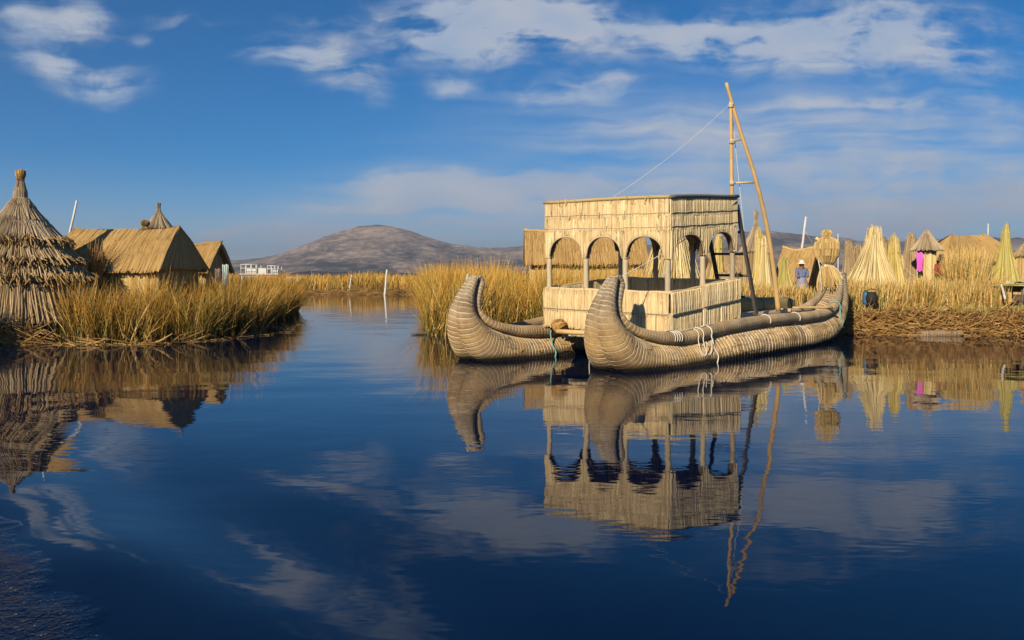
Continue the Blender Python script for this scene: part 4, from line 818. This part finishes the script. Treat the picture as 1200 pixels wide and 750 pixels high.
sheaf(1048, 32, 274.5, 342, .40, .15, M['yellow'], 'slim yellow sheaf with flat top tied at its middle', band=297, flare=1.2)
sheaf(1057, 32.3, 299, 342, .16, .05, M['pale'], 'smallest pale sheaf leaning against the slim yellow one', band=312)
sheaf(957, 38, 288, 345, .45, .16, M['shaggy'], 'dull brown sheaf between the low golden hut and the stern figure', band=300)
sheaf(1008, 38, 286, 345, .50, .16, M['tan'], 'squat tan sheaf just left of the broadest pale cone', band=298)
sheaf(1066, 34.5, 272, 345, .55, .13, M['tan'], 'tall brown cone left of the hut with pink cloth', band=284, flare=1.1)
conehut(1086, 33, 266, 270, 293, 345, .55, .30, M['grey'], M['pale'], 'mushroom shaped hut with grey conical roof and pink cloth', spire=False)
cloth(1078, 32.5, 296, 318, 7, 'pink', 'bright pink cloth hanging under the grey conical roof')
hut(1134, 37, R(-8), 2.9, 3.4, .5, 2.55, 3.65, M['golden'], M['goldwall'], 'wide low thatched hut behind the tall cut reeds', hip=.8)
sheaf(1179, 32, 261.5, 342, .50, .09, M['green'], 'tall green yellow sheaf near the right edge', band=280, flare=1.15)
conehut(1203, 34, 276, 284, 300, 345, .5, .42, M['tan'], M['goldwall'], 'small pale conical hut cut by the right edge', spire=False)
pole(1158, 262, 1158, 276, 45, .035, 'pole', 'thin pale pole rising behind the wide low hut', zb=.5)
pole(982, 274, 982, 300, 45, .03, 'pole', 'thin pole between the stern figure and the brown sheaf', zb=.5)
# small objects on the right island
bk = thing('bucket', 'blue plastic drum standing on the bank beside the stern', 'drum', tuple(at(1014.5, 28.3, 356)))
p = at(1014.5, 28.3, 357); m_ = MB(); lathe(m_, p, [(.0,0),(.095,0),(.10,.1),(.095,.2),(.10,.3),(.095,.36),(.07,.42),(.04,.44),(.0,.44)], 20); obj('body', m_, M['bluep'], bk)
m_ = MB(); lathe(m_, p, [(.042,.43),(.046,.47),(.0,.475)], 12); obj('cap', m_, M['blackp'], bk)
pt = thing('cooking_pot', 'round black pot beside the blue drum', 'pot', tuple(at(1021.5, 28.2, 357)))
p = at(1021.5, 28.2, 357); m_ = MB(); lathe(m_, p, [(.0,0),(.12,.02),(.19,.12),(.2,.24),(.15,.36),(.13,.40),(.15,.42),(.12,.42),(.1,.3)], 22); obj('body', m_, M['blackp'], pt)
m_ = MB(); th = np.linspace(0, np.pi, 14); tube(m_, p+np.column_stack([.15*np.cos(th), 0*th, .40+.12*np.sin(th)]), .012, 6); obj('handle', m_, M['blackp'], pt)
tb = thing('reed_mat', 'flat green reed mat laid on the bank at the right edge', 'mat', tuple(at(1185, 29.5, 335)))
m_ = MB(); n = 260; x0 = rng.uniform(1160, 1172, n); P0 = np.array([at(x, rng.uniform(29, 31.5)) for x in x0]); P0[:, 2] = 1.50+.03*rng.random(n); P1 = P0+np.column_stack([1.5+.5*rng.random(n), rng.normal(0, .1, n), rng.normal(0, .05, n)]); strands(m_, P0, P1, (0, 0, 1), .06, .02, 3, .02); obj('stalks', m_, M['green'], tb, smooth=False)
m_ = MB(); 
for i, (x, y) in enumerate(((1163, 29.2), (1198, 29.2), (1163, 31), (1198, 31))):
    m_ = MB(); tube(m_, line(at(x, y)+[0, 0, .7], at(x, y)+[0, 0, 1.5], 3), .04, 6); obj('leg', m_, M['darkwood'], tb)

m_ = MB(); c_ = at(1191, 29.6); c_[2] = 1.6; xx = np.linspace(-.28, .28, 12); yy_ = np.linspace(-.3, .3, 8); XX, YY = np.meshgrid(xx, yy_, indexing='ij'); ZZ = .06+.05*np.sin(XX*9)*np.cos(YY*7)-.1*(XX/.28)**4
sheet(m_, c_[0]+XX, c_[1]+YY, c_[2]+ZZ); sheet(m_, c_[0]+XX, c_[1]+YY, c_[2]+ZZ-.03); tag(obj('folded_cloth', m_, M['sheet']), 'pale folded sheet lying on the green reed mat', 'cloth')
pole(1173.5, 333, 1178, 351, 28.6, .035, 'pole', 'short pale post leaning on the bank under the green mat')
rr_ = thing('reed_roll', 'long pale grey reed roll floating at the foot of the right bank', 'reed roll', tuple(at(1108, 26.6, 391)))
m_ = MB(); P = spline(np.array([at(1066, 26.75)+[0,0,-.02], at(1090, 26.6)+[0,0,.06], at(1115, 26.55)+[0,0,.07], at(1154, 26.7)+[0,0,.0]]), 120); mul, twn = ribbed(P, None, .07, .05, .9); tube(m_, P, np.interp(np.linspace(0, 1, 120), [0, .15, .85, 1], [.07, .12, .12, .06]), 18, rnd=np.concatenate([np.repeat(twn, 18), [0, 0]]), ripple=lambda n, k: mul[:, None]*np.ones(k)); obj('bundle', m_, straw('driftwood_reed', (.15,.10,.06), (.29,.205,.125), (.40,.30,.19)), rr_)
m_ = MB(); tube(m_, line(at(482, 27.0)+[0, 0, .03], at(512, 27.2)+[0, 0, .06], 6), [.02,.035,.04,.045,.05,.05], 8); tag(obj('drift_stick', m_, M['darkwood']), 'dark stick floating at the tip of the middle reed bank', 'stick')
pole(453.5, 316, 451.0, 345.5, 80, .10, 'pole', 'white stake leaning in the channel before the far reed bank', name='stake', zb=-.3)
pole(412, 322, 410, 336, 84, .07, 'pole', 'thin grey stake among the far reeds left of the white stake', name='stake', zb=0)
m_ = MB(); P = sample([(-8.6,25.2),(-7.5,27),(-8.0,32),(-9,38),(-8.8,30)], 60); n = 60; a = rng.normal(0, .4, n)
strands(m_, np.column_stack([P, 0*a+.01]), np.column_stack([P+np.column_stack([np.cos(a), np.sin(a)])*rng.uniform(.1, .45, n)[:, None], 0*a+.012]), (0, 0, 1), .035, .012, 1, .01); kind(obj('floating_reeds', m_, M['twig'], smooth=False), 'stuff')

# ------------------------------------------------------------------ far boats
def wb(px0, px1, D, name, label):
    k = D/1000; xc = ((px0+px1)/2-600)*k; Ln = (px1-px0)*k; o = thing(name, label, 'boat', (xc, D, 0)); return o, xc, Ln
o, xc, Ln = wb(283, 331, 100, 'tour_boat', 'white two tier tour boat with railings moored behind the left reeds')
def Q(x, y, z): return np.array([xc+x, 100+y, z])
m_ = MB(); st = [(-2.4, .75, .8), (-1.5, 1.0, .75), (0, 1.05, .75), (1.5, .9, .85), (2.5, .1, 1.1)]; rows = []
for x, w, zt in st: rows.append([Q(x, -w, zt), Q(x, -w*.7, .1), Q(x, 0, -.2), Q(x, w*.7, .1), Q(x, w, zt)])
Rw = np.array(rows).reshape(-1, 3); i = np.arange(4)[:, None]; j = np.arange(5)[None]; jn = (j+1) % 5; m_.add(Rw, np.stack([i*5+j, i*5+jn, (i+1)*5+jn, (i+1)*5+j], -1).reshape(-1, 4)); obj('hull', m_, M['grayhull'], o, smooth=False)
m_ = MB(); box(m_, Q(-.1, 0, 1.25), 4.2, 1.7, .95); cb = obj('cabin', m_, M['white'], o, smooth=False)
m_ = MB(); box(m_, Q(-.1, 0, 1.98), 4.6, 1.9, .10); obj('roof', m_, M['white'], o, smooth=False)
m_ = MB(); box(m_, Q(.25, 0, 2.35), .9, 1.5, .64); obj('wheelhouse', m_, M['white'], o, smooth=False)
for x in (-1.7, -.95, -.2, .55, 1.3):
    m_ = MB(); box(m_, Q(x, -.86, 1.45), .5, .04, .42); obj('window', m_, M['glass'], cb, smooth=False)
for x0, x1, zt in ((-2.2, -.35, 3.1), (.9, 2.1, 2.95)):
    m_ = MB()
    for y in (-.85, .85):
        for z in (zt, (zt+2.03)/2+.1): tube(m_, line(Q(x0, y, z), Q(x1, y, z), 2), .045, 6)
        for x in np.linspace(x0, x1, 4): tube(m_, line(Q(x, y, 2.0), Q(x, y, zt), 2), .045, 6)
    for x in (x0, x1): tube(m_, line(Q(x, -.85, zt), Q(x, .85, zt), 2), .045, 6)
    obj('railing', m_, M['white'], o)
for bx, bl in ((-1.3, 1.2), (1.5, .8)):
    m_ = MB(); box(m_, Q(bx, .2, 2.33), bl, .6, .56); obj('bench', m_, M['white'], o, smooth=False)
o, xc, Ln = wb(337, 354, 88, 'motor_boat', 'small grey boat with white rail frame at the left reed tip')
def Q(x, y, z): return np.array([xc+x, 88+y, z])
m_ = MB(); rows = []
for x, w, zt in [(-.6, .7, .9), (0, .8, .85), (.6, .6, .95), (1.0, .1, 1.15)]: rows.append([Q(x, -w, zt), Q(x, -w*.6, .05), Q(x, 0, -.2), Q(x, w*.6, .05), Q(x, w, zt)])
Rw = np.array(rows).reshape(-1, 3); i = np.arange(3)[:, None]; m_.add(Rw, np.stack([i*5+j, i*5+jn, (i+1)*5+jn, (i+1)*5+j], -1).reshape(-1, 4)); m_.add(Rw[:5], None, [(0, 1, 2), (0, 2, 4), (2, 3, 4)]); obj('hull', m_, M['grayhull'], o, smooth=False)
m_ = MB()
for y in (-.6, .6):
    for z in (1.62, 1.25): tube(m_, line(Q(-.7, y, z), Q(.45, y, z), 2), .05, 6)
    for x in (-.7, -.3, .1, .45): tube(m_, line(Q(x, y, .8), Q(x, y, 1.62), 2), .05, 6)
obj('railing', m_, M['white'], o)
m_ = MB(); box(m_, Q(-.1, 0, 1.0), .9, .9, .5); obj('bench', m_, M['white'], o, smooth=False)

# ------------------------------------------------------------------ people
def skinmesh(name, verts, edges, rad, m, parent, org):
    me = bpy.data.meshes.new(name); me.from_pydata([tuple(np.asarray(v)) for v in verts], edges, []); o = bpy.data.objects.new(name, me); COL.objects.link(o); o.parent = parent
    sk_ = o.modifiers.new('skin', 'SKIN'); o.modifiers.new('sub', 'SUBSURF').levels = 2; o.modifiers['sub'].render_levels = 2
    if not me.skin_vertices: 
        bpy.context.view_layer.objects.active = o
    lay = me.skin_vertices[0].data
    for i, r in enumerate(rad): lay[i].radius = (r, r)
    lay[0].use_root = True; sk_.use_smooth_shade = True; me.materials.append(m); return o
def person(px, D, zb, label, H=1.55, hatm='hat', topm='shirt', botm='skirt', brim=.2):
    c = at(px, D); c[2] = zb; o = thing('person', label, 'person', tuple(c)); k = H/1.6
    V_ = [(0,0,.88),(0,0,1.08),(0,0,1.28),(0,-.01,1.36),(0,-.02,1.43),(0,-.03,1.52),(.17,0,1.27),(.23,-.05,1.02),(.14,-.2,.95),(-.17,0,1.27),(-.23,-.05,1.02),(-.14,-.2,.95),(.09,0,.84),(.1,-.02,.46),(.1,.0,.06),(.1,-.13,.03),(-.09,0,.84),(-.1,-.02,.46),(-.1,0,.06),(-.1,-.13,.03)]
    E = [(0,1),(1,2),(2,3),(3,4),(4,5),(2,6),(6,7),(7,8),(2,9),(9,10),(10,11),(0,12),(12,13),(13,14),(14,15),(0,16),(16,17),(17,18),(18,19)]
    rd = [.13,.13,.12,.055,.085,.08,.06,.045,.035,.06,.045,.035,.09,.06,.045,.04,.09,.06,.045,.04]
    skinmesh('body', np.array(V_)*k, E, np.array(rd)*k, M['skin'], o, c)
    V2 = [(0,0,.86),(0,0,1.08),(0,0,1.29),(.18,0,1.27),(.235,-.05,1.02),(.17,-.16,.96),(-.18,0,1.27),(-.235,-.05,1.02),(-.17,-.16,.96)]
    skinmesh('jacket', np.array(V2)*k, [(0,1),(1,2),(2,3),(3,4),(4,5),(2,6),(6,7),(7,8)], np.array([.17,.16,.125,.08,.065,.05,.08,.065,.05])*k, M[topm], o, c)
    m_ = MB(); lathe(m_, c, np.array([(.17,.95),(.22,.8),(.27,.5),(.30,.22),(.28,.23),(.2,.8)])*k, 28, flute=.05, nfl=9); obj('skirt', m_, M[botm], o)
    m_ = MB(); lathe(m_, c+np.array([0,-.02,1.50])*k, np.array([(.0,.155),(.07,.15),(.098,.10),(.105,.03),(brim,.0),(brim,-.012),(.09,-.005)])*k, 24); obj('hat', m_, M[hatm], o)
    m_ = MB(); f = c+np.array([0,-.10,1.46])*k; tube(m_, np.array([f+[0,-.0,.03], f+[0,-.022,-.005], f+[0,-.008,-.02]]), [.010,.015,.012], 6); obj('nose', m_, M['skin'], o)
    m_ = MB(); lathe(m_, c+np.array([0,.015,1.47])*k, np.array([(.03,.07),(.088,.05),(.096,.0),(.09,-.06),(.05,-.1)])*k, 18); obj('hair', m_, M['blackp'], o)
    return o
person(939.5, 33.2, .88, 'person in blue top and pale brimmed hat standing behind the cut reeds')
person(1103.5, 32.4, .88, 'person in dark hat mostly hidden behind the tall cut reeds', hatm='darkc', topm='redc', botm='darkc', brim=.16, H=1.74)

# ------------------------------------------------------------------ haze: air between here and the hills
def haze(density):
    m, t, b = mat('pale_air'); t.nodes.remove(b); v = N_(t, 'ShaderNodeVolumePrincipled'); v.inputs['Color'].default_value = (.62,.72,.9,1); v.inputs['Density'].default_value = density; v.inputs['Anisotropy'].default_value = .3
    t.links.new(v.outputs[0], t.nodes['Material Output'].inputs['Volume'])
    m_ = MB(); box(m_, (0, 7700, 247.5), 29000, 17200, 505); o = kind(obj('haze', m_, m, smooth=False), 'stuff'); return o
HAZE = 1.2e-4
if HAZE: haze(HAZE)

# ------------------------------------------------------------------ groups of look-alikes
for o in list(SC.objects):
    if o.parent or 'category' not in o: continue
    n = o.name.split('.')[0]
    g = {'reed_sheaf': 'reed sheaves standing on the islands', 'thatched_hut': 'thatched huts of the island village', 'conical_hut': 'conical roofed huts on the islands', 'thatched_tower': 'pointed thatched towers on the left island', 'pole': 'poles around the village', 'stake': 'stakes in the channel', 'hanging_cloth': 'cloths hung by the huts', 'person': 'people on the right island', 'reed_roll': 'reed rolls'}.get(n)
    if g and not (n == 'pole' and 'deck' in o['label']): o['group'] = g
